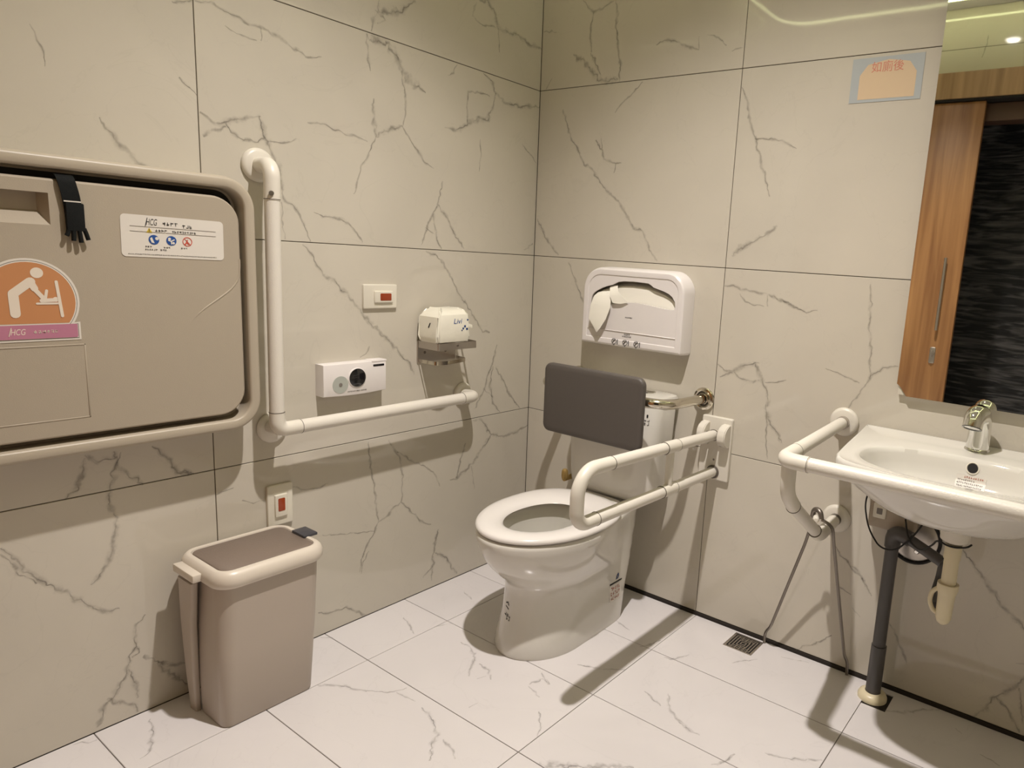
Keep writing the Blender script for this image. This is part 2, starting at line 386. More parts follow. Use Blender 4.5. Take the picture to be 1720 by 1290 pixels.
# floor: 60 x 30 cm tiles
bm = B(); box(bm, (-.12, ROOM_Y-.12, -.12), (ROOM_X+.12, .12, -.0047)); floor = struct('floor', bm, M_groutf)
fx = [0, .2207, .8291, 1.4374, 2.0458, ROOM_X]; fy = [ROOM_Y, -2.1085, -1.8065, -1.5044, -1.1998, -.8971, -.5958, -.2926, -.004]
DR = (.988, -.113, 1.088, -.013)   # floor drain opening
WP = (1.405, -.125, 1.505, -.03)   # waste pipe cut-out
def fl(u0, v0, u1, v1): return ((u0, v0, -.005), (u1, v1, 0))
for u0, u1 in zip(fx, fx[1:]):
    for v0, v1 in zip(fy, fy[1:]):
        cuts = [c for c in (DR, WP) if c[0] < u1 and c[2] > u0 and c[1] < v1 and c[3] > v0]
        if not cuts: tile(floor, M_floor, *fl(u0+G, v0+G, u1-G, v1-G)); continue
        bm = B(); c = cuts[0]; xs = sorted({u0+G, u1-G, *[min(max(q, u0+G), u1-G) for q in (c[0], c[2])]}); ys = [v0+G, c[1], c[3], v1-G]
        for xa, xb in zip(xs, xs[1:]):
            for ya, yb2 in zip(ys, ys[1:]):
                if any(k[0] < (xa+xb)/2 < k[2] and k[1] < (ya+yb2)/2 < k[3] for k in cuts): continue
                box(bm, (xa, ya, -.005), (xb, yb2, 0))
        bmesh.ops.remove_doubles(bm, verts=bm.verts[:], dist=1e-5)
        dead = {}
        for f in bm.faces: dead.setdefault(tuple(round(q, 5) for q in f.calc_center_median()), []).append(f)
        bmesh.ops.delete(bm, geom=[f for v in dead.values() if len(v) > 1 for f in v], context='FACES')
        finish('tile', bm, M_floor, floor, 0, loc=((u0+u1)/2, (v0+v1)/2, -.005))
# dark open joint between floor and back wall
bm = B(); box(bm, (0, -.0035, -.004), (ROOM_X, .0025, .0105)); struct('trim_1', bm, M_gap)
# ceiling: tray with a lower rim, LED line round the tray
bm = B(); box(bm, (-.12, ROOM_Y-.12, CEIL), (ROOM_X+.12, .12, CEIL+.08)); struct('ceiling', bm, M_ceil)
def tray(ins, r, z):
    q = max(ins, 0)/.13
    return [Vector((x, y, z)) for x, y in rrect(ins if ins < 0 else ins-.085*q, ROOM_Y+ins+(.03*q), ROOM_X-ins, -ins, r, 10)]
bm = B(); loft(bm, [tray(-.01, .0005, CEIL), tray(-.01, .0005, SOFF), tray(.13, .16, SOFF), tray(.13, .16, CEIL)], False, False)
struct('trim_2', bm, M_ceil, smooth=30)
bm = B()
pts = tray(.122, .165, SOFF-.001); rr = []
for dz, di in ((0, 0), (-.005, 0), (-.005, .012), (0, .012)):
    rr.append(tray(.116+di, .17-di, SOFF+dz-.0005))
loft(bm, rr+[rr[0]], False, False)
led = finish('led_strip', bm, M_strip, None, 30); tag(led, 'pale greenish LED light line running round the ceiling tray', 'light strip')
# downlight
t = thing('downlight', 'round recessed ceiling downlight above the toilet area', 'lamp', (LAMP.x, LAMP.y, CEIL-.012))
finish('trim_ring', lathe(B(), (LAMP.x, LAMP.y, CEIL-.0005), (0, 0, -1), [(0, .062), (.005, .060), (.006, .05), (.004, .042), (0, .04)]), M_white, t)
finish('lamp_lens', lathe(B(), (LAMP.x, LAMP.y, CEIL-.001), (0, 0, -1), [(0, .040), (.008, .038), (.015, .028), (.018, 0)]), M_lampglow, t)

# marble veins: the grey figure printed in the tiles (hand traced in wall coordinates, mm)
def veins(name, parent, data, P, m, seed, d=.0003, per_tile=None):
    rnd = random.Random(seed); bm = B(); uvl = bm.loops.layers.uv.new('UVMap')
    for rec in data:
        wd = rec[0]/1000*2.7+.005; pts = [Vector((rec[i]/1000, rec[i+1]/1000)) for i in range(1, len(rec)-1, 2)]
        out = []
        for a, b in zip(pts, pts[1:]):
            n = max(1, int((b-a).length/.012))
            nn = Vector((-(b-a).y, (b-a).x)).normalized() if (b-a).length > 0 else Vector((0, 0))
            for k in range(n):
                j = rnd.uniform(-.0022, .0022) if (k or a is not pts[0]) else 0
                out.append(a.lerp(b, k/n)+nn*j)
        out.append(pts[-1]); prev = None; L = len(out)
        for i, p in enumerate(out):
            tg = (out[min(i+1, L-1)]-out[max(i-1, 0)]); tg = tg.normalized() if tg.length > 0 else Vector((1, 0))
            nn = Vector((-tg.y, tg.x)); tp = min(1, .45+min(i, L-1-i)*.25); h = wd/2*tp*rnd.uniform(.7, 1.35)
            cur = (bm.verts.new(P(*(p+nn*h), d)), bm.verts.new(P(*(p-nn*h), d)))
            if prev:
                f = bm.faces.new((prev[0], cur[0], cur[1], prev[1]))
                for lp, q in zip(f.loops, ((i-1, 1), (i, 1), (i, 0), (i-1, 0))): lp[uvl].uv = (q[0]*.1, q[1])
            prev = cur
    o = finish(name, bm, m, parent, 0); o['kind'] = 'stuff'; return o
VEINS_L = [[4,-1196,1738,-1160,1747,-1136,1738,-1106,1732,-1070,1726,-1038,1725,-994,1714,-954,1696,-924,1687,-894,1691,-878,1698],[3,-1041,1724,-1043,1693],[2,-1130,1704,-1103,1692,-1072,1689,-1053,1691],[4,-1239,1561,-1222,1546,-1201,1529],[6,-1196,1493,-1167,1472,-1137,1480,-1105,1496,-1075,1504,-1050,1511],[5,-1137,1477,-1122,1457,-1096,1446,-1069,1446,-1044,1455,-1038,1461],[9,-1050,1511,-1048,1486,-1038,1461,-1028,1436,-1014,1411,-1000,1380,-999,1325],[4,-1027,1453,-996,1456,-969,1462,-954,1472],[7,-1193,1440,-1168,1456,-1137,1470],[5,-999,1325,-988,1307,-964,1295,-946,1268,-934,1234,-919,1203],[2,-1000,1303,-999,1236,-993,1205],[4,-908,1283,-869,1273,-822,1271,-794,1256,-773,1233,-755,1209],[6,-694,1896,-698,1867,-716,1838,-723,1805],[12,-698,1867,-665,1874,-624,1883,-594,1910,-570,1935],[5,-709,1866,-676,1847,-702,1831],[5,-737,1795,-734,1753,-726,1697],[13,-734,1791,-698,1783,-662,1787,-639,1760,-616,1724,-584,1700,-544,1691,-527,1679],[4,-616,1724,-608,1683,-602,1635,-603,1594,-613,1564],[7,-712,1624,-717,1587,-710,1553,-708,1517],[8,-708,1517,-676,1540,-638,1553,-613,1564],[4,-708,1517,-728,1471,-761,1418,-772,1380,-783,1346],[4,-613,1564,-583,1531,-550,1498,-524,1466,-490,1458],[3,-922,1519,-871,1523,-819,1510,-778,1508,-736,1500],[3,-399,1795,-416,1768,-438,1753],[7,-286,1796,-245,1774,-224,1744,-181,1721,-116,1723,-49,1737,3,1744],[8,-224,1744,-237,1702,-261,1649,-300,1645,-348,1622,-385,1595,-448,1592],[3,-353,1621,-354,1672,-351,1720,-303,1730,-254,1727],[9,-312,2015,-274,2024,-244,2003,-222,1955,-170,1956,-117,1957,-61,1943,-3,1944],[3,-222,1955,-214,1879],[4,-322,2006,-339,1961,-310,1944,-232,1952],[5,-454,1422,-462,1383,-475,1341,-513,1283,-522,1252,-538,1214],[5,-475,1341,-488,1313,-482,1272,-477,1231,-454,1204],[6,-470,1345,-434,1310,-405,1263,-356,1209],[3,-522,1269,-482,1248],[3,-88,1599,-40,1568,-9,1542],[2,-293,1580,-289,1531,-295,1473],[7,-57,1219,-10,1245],[6,-943,1194,-910,1160,-885,1112,-840,1089,-803,1051,-770,1008,-725,967,-679,920,-647,896,-619,861,-586,835,-562,790],[4,-731,896,-746,871,-766,864],[5,-520,1193,-473,1181,-436,1144,-404,1102,-384,1063,-344,1023,-302,971,-259,918,-223,914],[5,-185,866,-204,797,-231,746,-244,704,-292,635],[5,-204,786,-215,712,-198,644,-159,605],[5,-189,780,-149,726,-99,653,-49,603],[3,-244,704,-199,666],[7,2,528,-60,509,-140,505,-201,522,-232,560,-262,589,-297,593],[7,-201,522,-258,465,-285,432,-368,389,-401,386],[4,-330,512,-355,441,-368,389],[4,-737,591,-732,529,-717,459,-712,380,-701,313],[4,-663,583,-618,516,-606,444,-611,359],[5,-611,359,-662,332,-701,313],[4,-701,313,-734,259,-761,218,-772,162],[4,-611,359,-558,299,-508,248,-483,244],[4,-629,538,-572,496,-511,463,-473,434,-447,375],[3,-994,506,-951,482,-905,480,-877,487],[2,-899,328,-841,311,-781,300,-718,286],[6,-450,215,-469,166,-474,91,-480,27],[6,-468,133,-415,94,-359,12],[5,-474,80,-518,52],[3,-299,418,-282,325],[7,-1640,520,-1623,499,-1606,461,-1584,430,-1556,402,-1531,376,-1501,340,-1470,305,-1448,296,-1433,300],[4,-1641,508,-1628,488,-1612,453,-1585,420],[7,-1380,262,-1397,242,-1408,208,-1401,167,-1414,158],[8,-1406,185,-1420,160,-1428,133,-1441,105,-1461,73,-1476,66,-1487,34,-1497,12],[6,-1473,76,-1444,53,-1415,26,-1410,7],[7,-1424,132,-1414,96,-1408,45],[8,-1389,154,-1359,124,-1335,80,-1304,36,-1277,6],[7,-1479,688,-1484,649,-1499,625,-1513,609,-1521,601],[7,-1478,694,-1452,676,-1419,675,-1409,646,-1393,625,-1365,600],[9,-1421,693,-1414,668],[9,-1341,692,-1318,669,-1300,637,-1289,612,-1250,600],[5,-1198,530,-1168,538,-1154,539],[3,-1133,498,-1103,484,-1071,482],[5,-918,78,-870,63,-821,60,-770,18,-749,-1],[3,-737,223,-758,191,-766,154],[3,-1511,1599,-1495,1558,-1492,1523],[4,-1246,1722,-1198,1738]]
VEINS_B = [[5,184,2085,234,2037,283,2051,318,2062],[4,234,2037,224,1984,233,1910],[5,327,2064,337,2023,333,1984,348,1908,360,1860,360,1802],[3,6,2004,68,1996],[12,152,1912,202,1882,232,1858,263,1820,291,1811,355,1809],[6,229,1907,260,1862,281,1826],[4,502,1903,534,1913,575,1909,624,1884,664,1870],[4,662,1911,664,1870],[3,691,1911,733,1900,761,1872],[3,781,1854,819,1859],[3,457,1793,420,1759,378,1735,349,1702],[5,114,1728,131,1694,154,1634,192,1589,225,1536,270,1506,316,1455,375,1411,405,1382,455,1318,500,1302,522,1256,564,1208],[5,272,1615,303,1578,310,1549,366,1533,389,1534],[3,295,1621,302,1585],[3,366,1533,359,1501],[4,827,1746,854,1695,862,1645,885,1595,909,1538,929,1482,952,1422],[4,886,1592,924,1590,972,1585,1022,1559],[8,842,1239,879,1270,920,1292,954,1309,986,1335],[8,10,1339,45,1285,102,1224,124,1209],[3,56,1839,28,1804],[4,825,1144,857,1148,887,1138,932,1132,982,1128,1020,1114,1058,1098,1094,1088],[3,882,1123,904,1102,936,1092,968,1091],[3,976,1128,979,1091],[8,826,890,855,870,888,875,912,896,949,908,971,913],[6,888,872,916,852,955,850,977,858],[8,959,909,975,875,993,848,1012,816,1014,769,1025,723,1053,698,1071,672],[2,1006,785,1016,727,1019,667,1030,612],[3,996,855,1036,860,1065,872],[5,837,849,882,868],[4,997,1126,1052,1106,1105,1084,1139,1094],[4,1283,1181,1291,1127,1293,1072,1308,990,1315,920],[3,1183,925,1243,910,1287,897],[4,1388,959,1349,949,1317,921,1291,869,1260,811],[3,1026,857,1057,867],[7,1620,484,1648,451,1683,414,1716,378,1756,337,1790,316,1840,288],[4,1458,206,1481,177,1504,133,1522,95],[4,1310,356,1356,329,1399,268],[7,1712,15,1739,56,1757,93,1786,128,1812,174,1843,228],[6,1757,93,1788,72,1824,18],[5,1806,144,1826,47],[5,1272,393,1297,365,1334,336,1360,319,1377,290],[3,1292,269,1320,260,1340,252],[3,1182,6,1225,40,1254,57,1299,101],[2,1349,214,1375,192],[4,173,1185,269,1017,316,934]]
VEINS_F = [[7,224,-1058,277,-1018,316,-1005,347,-987],[3,345,-986,403,-947,416,-909],[6,515,-939,559,-946,608,-969,636,-981,649,-1014,689,-1054],[4,655,-983,695,-992,731,-1011],[5,351,-654,394,-656,450,-686,480,-735,504,-761],[5,481,-697,529,-704,565,-731],[3,531,-755,541,-729],[3,222,-653,239,-608,247,-592],[3,99,-678,158,-695,206,-718],[4,11,-918,42,-895],[3,610,-858,614,-829],[3,110,-422,173,-445],[3,411,-941,452,-937,483,-931],[6,662,-678,674,-631,703,-644],[4,666,-685,697,-694,724,-702],[5,704,-510,738,-496,771,-480,829,-438],[3,640,-222,710,-243],[5,792,-303,815,-260,821,-225],[5,882,-303,916,-289,936,-239],[4,932,-488,1004,-515],[5,990,-453,1035,-518,1085,-538,1121,-554,1147,-551],[13,895,-895,948,-864,1019,-808,1080,-758],[3,763,-749,799,-783,828,-826],[5,1223,-629,1245,-591,1252,-557],[3,1061,-190,1084,-154,1113,-118],[4,651,-612,706,-641],[3,1165,-54,1206,-40,1247,-27],[5,1309,-503,1353,-490,1387,-470,1433,-433],[4,1234,-621,1245,-589,1251,-556],[3,1077,-541,1123,-556,1143,-549],[8,1499,-117,1547,-89,1590,-40,1627,-9],[3,1750,-140,1799,-157],[3,1679,-66,1697,-83],[4,10,-1550,13,-1532,28,-1524,33,-1509],[5,42,-1399,82,-1408,148,-1438,171,-1456,177,-1472]]

# the part of the wall the photo does not show (seen only in the mirror): same figure
def more(seed, n, u0, u1, v0, v1):
    rnd = random.Random(seed); out = []
    for _ in range(n):
        u = rnd.uniform(u0, u1); v = rnd.uniform(v0, v1); a = rnd.choice([-1.0, -.8, -.5, -2.2])+rnd.uniform(-.2, .2); r = [rnd.choice([3, 4, 5, 7]), int(u*1000), int(v*1000)]
        for k in range(rnd.randint(3, 7)):
            a += rnd.uniform(-.5, .5); u += .055*math.cos(a); v += .055*math.sin(a)
            if not (u0 < u < u1 and v0 < v < v1): break
            r += [int(u*1000), int(v*1000)]
        if len(r) > 4: out.append(r)
    return out
onF = lambda u, v, d: Vector((u, ROOM_Y+d, v))
onR = lambda u, v, d: Vector((ROOM_X-d, u, v))
onG = lambda u, v, d: Vector((u, v, d))
veins('marble_veining', wall_left, VEINS_L+more(3, 10, -2.15, -1.25, .02, 2.5), onL, M_vein, 1)
veins('marble_veining', wall_back, VEINS_B+more(4, 14, 1.75, 2.55, .02, 2.5)+more(5, 8, .1, 1.3, 2.05, 2.55), onB, M_vein, 2)
veins('marble_veining', wall_front, more(6, 30, .02, 2.5, 2.3, 2.58), onF, M_vein, 3)
veins('marble_veining', wall_right, more(7, 26, -2.15, -.1, .1, 2.5), onR, M_vein, 4)
veins('marble_veining', floor, VEINS_F+more(8, 14, 1.2, 2.5, -2.0, -.75), onG, M_veinf, 5)

# doorway in the front wall (seen in the mirror)
door = thing('door_1', None, None, (.675, ROOM_Y+.05, .012)); door['kind'] = 'structure'
bm = box(B(), (.2, ROOM_Y+.03, .012), (1.155, ROOM_Y+.066, 2.118), .002); finish('door_leaf', bm, M_wood, door)
pull = tube(B(), [(1.075, ROOM_Y+.095, .93), (1.075, ROOM_Y+.095, 1.32)], .008, 14); tube(pull, [(1.075, ROOM_Y+.064, .96), (1.075, ROOM_Y+.095, .96)], .005, 10); tube(pull, [(1.075, ROOM_Y+.064, 1.29), (1.075, ROOM_Y+.095, 1.29)], .005, 10)
finish('pull_handle', pull, M_brushed, door)
bm = plate(B(), onF, 1.055, .745, 1.085, .835, .008, .066, .074); lathe(bm, (1.07, ROOM_Y+.07, .80), (0, 1, 0), [(0, .012), (.02, .011), (.022, 0)]); box(bm, (1.066, ROOM_Y+.08, .782), (1.074, ROOM_Y+.098, .818), .002)
finish('lock', bm, M_brushed, door)
bm = box(B(), (.05, ROOM_Y+.0005, 2.132), (2.35, ROOM_Y+.10, 2.262), .002); struct('trim_3', bm, M_woodh)
bm = box(B(), (.06, ROOM_Y+.001, 2.121), (2.34, ROOM_Y+.09, 2.131)); struct('trim_4', bm, M_black)
bm = box(B(), (DX0, ROOM_Y-.119, 2.03), (DX1, ROOM_Y-.001, 2.119), .002); struct('trim_5', bm, M_brown)
bm = B(); box(bm, (DX0, ROOM_Y-.12, -.02), (DX0+.03, ROOM_Y, 2.03), .002); box(bm, (DX1-.03, ROOM_Y-.12, -.02), (DX1, ROOM_Y, 2.03), .002); struct('trim_6', bm, M_brown)
bm = B(); box(bm, (-.4, ROOM_Y-1.0, -.1), (3.4, ROOM_Y-.9, 2.9)); struct('wall_corridor', bm, M_stone)
bm = B(); box(bm, (-.4, ROOM_Y-.9, -.12), (3.4, ROOM_Y-.12, -.02)); struct('floor_corridor', bm, M_floor)
bm = B(); box(bm, (-.4, ROOM_Y-.9, 2.7), (3.4, ROOM_Y-.12, 2.8)); struct('ceiling_corridor', bm, M_ceil)

# ------------------------------------------------------------------ baby changing station (left wall)
t = thing('baby_changing_station', 'large folded taupe plastic baby changing station mounted on the left wall', 'changing table', (0, -1.52, .725))
Y0, Y1, Z0, Z1 = -2.075, -1.118, .722, 1.345
def so(i, r=.075): return rrect(Y0+i, Z0+i, Y1-i, Z1-i, max(r-i, .003), 10)
prof = [(0, .001), (0, .080), (.0015, .088), (.005, .0935), (.009, .095), (.0235, .095), (.0265, .093), (.028, .089), (.0285, .045), (.036, .040)]
finish('frame', loft(B(), rings_plate(onL, so, prof), False, False), M_station2, t, 50)
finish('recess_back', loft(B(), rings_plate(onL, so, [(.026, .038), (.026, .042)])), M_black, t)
# folding panel with the grip pocket at its upper middle
PY0, PY1, PZ0, PZ1 = Y0+.038, Y1-.037, Z0+.042, Z1-.048
HY1 = -1.530; HY0 = -1.80
bm = B()
def po(i): return rrect(PY0+i, PZ0+i, PY1-i, PZ1-i, max(.062-i, .003), 10)
loft(bm, rings_plate(onL, po, [(0, .043), (0, .078), (.0015, .084), (.005, .0875)]), True, False)
# front face with a rectangular hole for the pocket
outer = [onL(u, v, .0875) for u, v in po(.005)]
hz0, hz1 = 1.205, 1.268
hole = [onL(u, v, .0875) for u, v in ((HY1, hz0), (HY1, hz1), (HY0, hz1), (HY0, hz0))]
ov = [bm.verts.new(p) for p in outer]; hv = [bm.verts.new(p) for p in hole]
eds = [bm.edges.new((ov[i], ov[(i+1) % len(ov)])) for i in range(len(ov))]+[bm.edges.new((hv[i], hv[(i+1) % 4])) for i in range(4)]
bmesh.ops.triangle_fill(bm, use_beauty=True, use_dissolve=False, edges=eds)
pk = [onL(u, v, d) for u, v, d in ((HY1-.012, hz0+.028, .058), (HY1-.012, hz1, .058), (HY0+.012, hz1, .058), (HY0+.012, hz0+.028, .058))]
pv = [bm.verts.new(p) for p in pk]
for i in range(4): bm.faces.new((hv[i], hv[(i+1) % 4], pv[(i+1) % 4], pv[i]))
bm.faces.new(pv)
bmesh.ops.remove_doubles(bm, verts=bm.verts[:], dist=1e-5)
finish('folding_panel', bm, M_station, t, 30)
# moulded lines of the panel
bm = B(); cr = [(-1.1595, 1.15), (-1.1595, 1.13), (-1.163, 1.10), (-1.183, 1.075), (-1.215, 1.052), (-1.25, 1.028), (-1.275, 1.002), (-1.292, .97), (-1.30, .93)]
sm = fillet([onL(u, v, .0862) for u, v in cr], .02, 3); n = len(sm)
tube(bm, sm, [.0027*min(1, (n-1-i)/n*2.2+.05) for i in range(n)], 10); finish('moulded_ridge', bm, M_station, t, 60)
bm = B(); GY0, GY1, GZ0, GZ1 = -1.72, -1.487, .802, .962
for a, b in (((GY0, GZ1-.003), (GY1, GZ1)), ((GY0, GZ0), (GY1, GZ0+.003)), ((GY1-.003, GZ0), (GY1, GZ1)), ((GY0, GZ0), (GY0+.003, GZ1))):
    box(bm, (.0868, a[0], a[1]), (.0884, b[0], b[1]), .0007, 1)
finish('moulded_rectangle', bm, M_station, t, 60)
# webbing strap with the buckle hanging out of the top gap
def strap_obj(pu, bot):
    bm = B(); rows = []
    path = [(pu[0], PZ1+.012, .07, .0), (pu[0], PZ1+.010, .086, .0), (pu[0]+.001, PZ1+.0, .094, .0), (pu[0]+.006, 1.27, .096, .0), (pu[0]+.010, 1.235, .0945, .0), (pu[0]+.011, 1.20, .0935, 0)]
    P2 = fillet([Vector((d, u, v)) for u, v, d, _ in path], .01, 4)
    for p in P2: rows.append([p+Vector((0, -.0155, 0)), p+Vector((0, .0155, 0)), p+Vector((.0018, .0155, 0)), p+Vector((.0018, -.0155, 0))])
    loft(bm, rows); s = finish('strap', bm, M_strap, t, 40)
    u = pu[0]+.010; bm = B(); plate(bm, onL, u-.015, 1.196, u+.016, 1.252, .003, .0955, .103, .001)
    q = finish('buckle', bm, M_strap, s)
    bm = B()
    for k, (du, zz) in enumerate(((-.014, 1.186), (-.004, 1.176), (.007, 1.173), (.018, 1.179))):
        tube(bm, fillet([onL(u+du*.8, 1.202, .099), onL(u+du, 1.190, .099), onL(u+du*1.15, zz, .099)], .006, 3), [.0042]*7+[.005] if False else .0042, 10)
    finish('buckle_prong', bm, M_strap, s)
    bm = B(); bar(bm, onL, u-.0165, 1.2535, u+.0125, 1.256, .0985, .001); finish('white_stripe', bm, M_sticker, s)
strap_obj((-1.502,), 0)
# warning label
D0 = .0877
lb = thing('warning_label', 'white rounded warning label with blue and red round symbols on changing station', 'label', (D0, -1.302, 1.142))
def onLt(cu, cv, ang, d0=D0):
    c, s_ = math.cos(ang), math.sin(ang)
    return lambda u, v, d: onL(cu+u*c-v*s_, cv+u*s_+v*c, d0+d)
PL = onLt(-1.3025, 1.1925, -.012)
finish('label_sheet', flatpoly(B(), PL, rrect(-.1065, -.0455, .1065, .0455, .009, 6), .0002, .0006), M_sticker, lb)
bm = text_bm('HCG', .020, PL, -.046, .031, .0012, .25, .022); stroke(bm, PL, [(-.059, .022), (-.0545, .040)], .0014, .0009, .0004)
scribble(bm, PL, -.026, .0265, .034, .007, .0009, 5); scribble(bm, PL, .016, .0235, .022, .007, .0009, 7, 3)
scribble(bm, PL, -.040, .0120, .025, .0045, .0009, 8); scribble(bm, PL, -.006, .0115, .052, .0045, .0009, 9)
for sx, k, ln in ((-.055, 11, 2), (-.018, 12, 2), (.018, 13, 1)):
    scribble(bm, PL, sx-.006, -.024, .014, .0035, .0009, k)
    if ln > 1: scribble(bm, PL, sx-.013+.006*(k % 2), -.030, .026-.012*(k % 2 == 0), .0035, .0009, k+20)
finish('label_print', bm, M_ink, lb, 0)['kind'] = 'stuff'
bm = B(); bar(bm, PL, -.089, .0205, .089, .0212, .0009); bar(bm, PL, -.089, .0095, .089, .0102, .0009); scribble(bm, PL, -.095, -.0405, .185, .0022, .0009, 31, 60); finish('label_rules', bm, M_greyink, lb, 0)
bm = B(); flatpoly(bm, PL, [(-.0575, .0085), (-.0455, .0085), (-.0515, .019)], .0009); finish('warning_triangle', bm, M_yellow, lb, 0)
bm = B(); bar(bm, PL, -.0521, .0115, -.0509, .016, .0016, .0003); bar(bm, PL, -.0521, .0095, -.0509, .0105, .0016, .0003); finish('warning_mark', bm, M_ink, lb, 0)
bm = B(); disc(bm, PL, -.043, -.0065, .0105, .0009); disc(bm, PL, -.0075, -.0065, .0105, .0009); finish('blue_symbol', bm, M_blue, lb, 0)
bm = B(); disc(bm, PL, -.037, -.0035, .0036, .0016, .0003); flatpoly(bm, PL, [(-.051, -.004), (-.047, -.001), (-.0445, -.008), (-.042, -.014), (-.048, -.013)], .0016, .0003)
disc(bm, PL, -.0115, -.0025, .0030, .0016, .0003); disc(bm, PL, -.0035, -.0115, .0026, .0016, .0003); stroke(bm, PL, [(-.0135, -.006), (-.008, -.0075), (-.002, -.004)], .0024, .0016, .0003); stroke(bm, PL, [(-.008, -.0075), (-.0075, -.0135)], .0024, .0016, .0003)
finish('symbol_figures', bm, M_sticker, lb, 0)
bm = B(); ringp(bm, PL, .026, -.0065, .0088, .0103, .0009); stroke(bm, PL, [(.0195, .0005), (.0325, -.0135)], .0010, .0013, .0003); stroke(bm, PL, [(.026, -.003), (.0245, -.008), (.0215, -.0125)], .0026, .0010, .0003); stroke(bm, PL, [(.0245, -.008), (.0285, -.0125)], .0022, .0010, .0003)
finish('red_symbol', bm, M_red, lb, 0)
# round sign with banner
sg = thing('changing_sign', 'round orange diaper changing sticker with pink banner on changing station', 'sticker', (D0, -1.5755, .972))
PC = lambda u, v, d: onL(-1.5755+u, 1.052+v, D0+d)
def shield(r, e):
    P = []
    bh = -.046+e; bw = .079+e
    a0 = math.asin((bh)/r) if abs(bh) < r else -.6
    for k in range(41):
        a = a0+(math.pi-2*a0)*k/40; P.append((r*math.cos(a), r*math.sin(a)*1.03))
    P += [(-bw, bh), (-bw, -.0775-e), (bw, -.0775-e), (bw, bh)]
    return P
finish('sign_border', flatpoly(B(), PC, shield(.0835, .003), .0002, .0006), M_sticker, sg, 0)
finish('sign_outline', flatpoly(B(), PC, shield(.0795, -.0005), .0009, .0002), M_greyink, sg, 0)
finish('sign_gap', flatpoly(B(), PC, shield(.0783, -.0018), .0012, .0002), M_sticker, sg, 0)
bm = B(); pts = []; r = .0762; a0 = -.60
for k in range(41):
    a = a0+(math.pi-2*a0)*k/40; pts.append((r*math.cos(a), r*math.sin(a)*1.03))
flatpoly(bm, PC, pts, .0015, .0002); finish('orange_disc', bm, M_orange, sg, 0)
finish('pink_banner', flatpoly(B(), PC, rrect(-.0765, -.075, .0765, -.047, .003, 4), .0018, .0002), M_pink, sg, 0)
bm = B(); disc(bm, PC, .0155, .0575, .0105, .0018, .0003)
stroke(bm, PC, [(-.0235, -.024), (-.0245, .016), (.004, .040)], .0165, .0018, .0003); stroke(bm, PC, [(.006, .036), (.012, .022), (.022, .008)], .008, .0018, .0003); stroke(bm, PC, [(.004, .040), (.010, .026)], .012, .0018, .0003)
stroke(bm, PC, [(.046, .040), (.052, -.030)], .0055, .0018, .0003); stroke(bm, PC, [(.012, -.004), (.048, -.004)], .0040, .0018, .0003)
stroke(bm, PC, [(.020, .002), (.040, .003)], .0075, .0018, .0003); disc(bm, PC, .043, .004, .0050, .0018, .0003); stroke(bm, PC, [(.026, .006), (.029, .022)], .005, .0018, .0003)
finish('changing_figure', bm, M_figure, sg, 0)
bm = text_bm('HCG', .017, PC, -.022, -.061, .0021, .25, .024); stroke(bm, PC, [(-.037, -.068), (-.0325, -.052)], .0013, .002, .0003); scribble(bm, PC, .002, -.064, .042, .006, .002, 77)
finish('banner_print', bm, M_figure, sg, 0)

# ------------------------------------------------------------------ L-shaped grab bar (left wall)
def flange(parent, o, axis, R=.040, name='flange', m=None, dep=.014):
    return finish(name, lathe(B(), o, axis, [(.0005, R*.98), (dep*.35, R), (dep*.75, R*.93), (dep, R*.78), (dep+.001, R*.3)], 40), m or M_nylon2, parent, 50)
XB = .085
t = thing('l_shaped_grab_bar', 'white L-shaped grab bar on the left wall beside the changing station', 'grab bar', (0, -1.07, .70))
flange(t, (0, -1.062, 1.388), (1, 0, 0), .043)
el = fillet([(.012, -1.062, 1.388), (XB, -1.070, 1.388), (XB, -1.072, 1.30)], .05, 10)
finish('elbow', tube(B(), el, .0195, 24), M_nylon2, t)
finish('vertical_tube', tube(B(), [(XB, -1.072, 1.302), (XB, -1.075, .752)], .0185, 24), M_nylon, t)
flange(t, (0, -1.046, .690), (1, 0, 0), .043)
bm = tube(B(), fillet([(XB, -1.075, .752), (XB, -1.075, .703), (XB, -1.010, .703)], .042, 10), .0195, 24); tube(bm, [(.012, -1.052, .695), (XB, -1.066, .705)], .0185, 20)
finish('corner_joint', bm, M_nylon2, t)
finish('horizontal_tube', tube(B(), [(XB, -1.012, .703), (XB, -.425, .706)], .0185, 24), M_nylon, t)
finish('elbow', tube(B(), fillet([(XB, -.428, .706), (XB, -.365, .706), (.012, -.356, .700)], .045, 10), .0195, 24), M_nylon2, t)
flange(t, (0, -.352, .700), (1, 0, 0), .041)
for p, ax in (((XB, -1.072, 1.302), (0, 0, 1)), ((XB, -1.075, .752), (0, 0, 1)), ((XB, -1.011, .703), (0, 1, 0)), ((XB, -.427, .706), (0, 1, 0))):
    finish('joint_ring', lathe(B(), p, ax, [(-.0008, .0150), (-.0008, .0198), (.0008, .0198), (.0008, .0150)], 24), M_seam, t)
bm = lathe(B(), (XB+.0175, -1.083, 1.316), (1, -.25, 0), [(0, .006), (.0028, .0058), (.003, 0)], 16); finish('set_screw', bm, M_darkst, t)

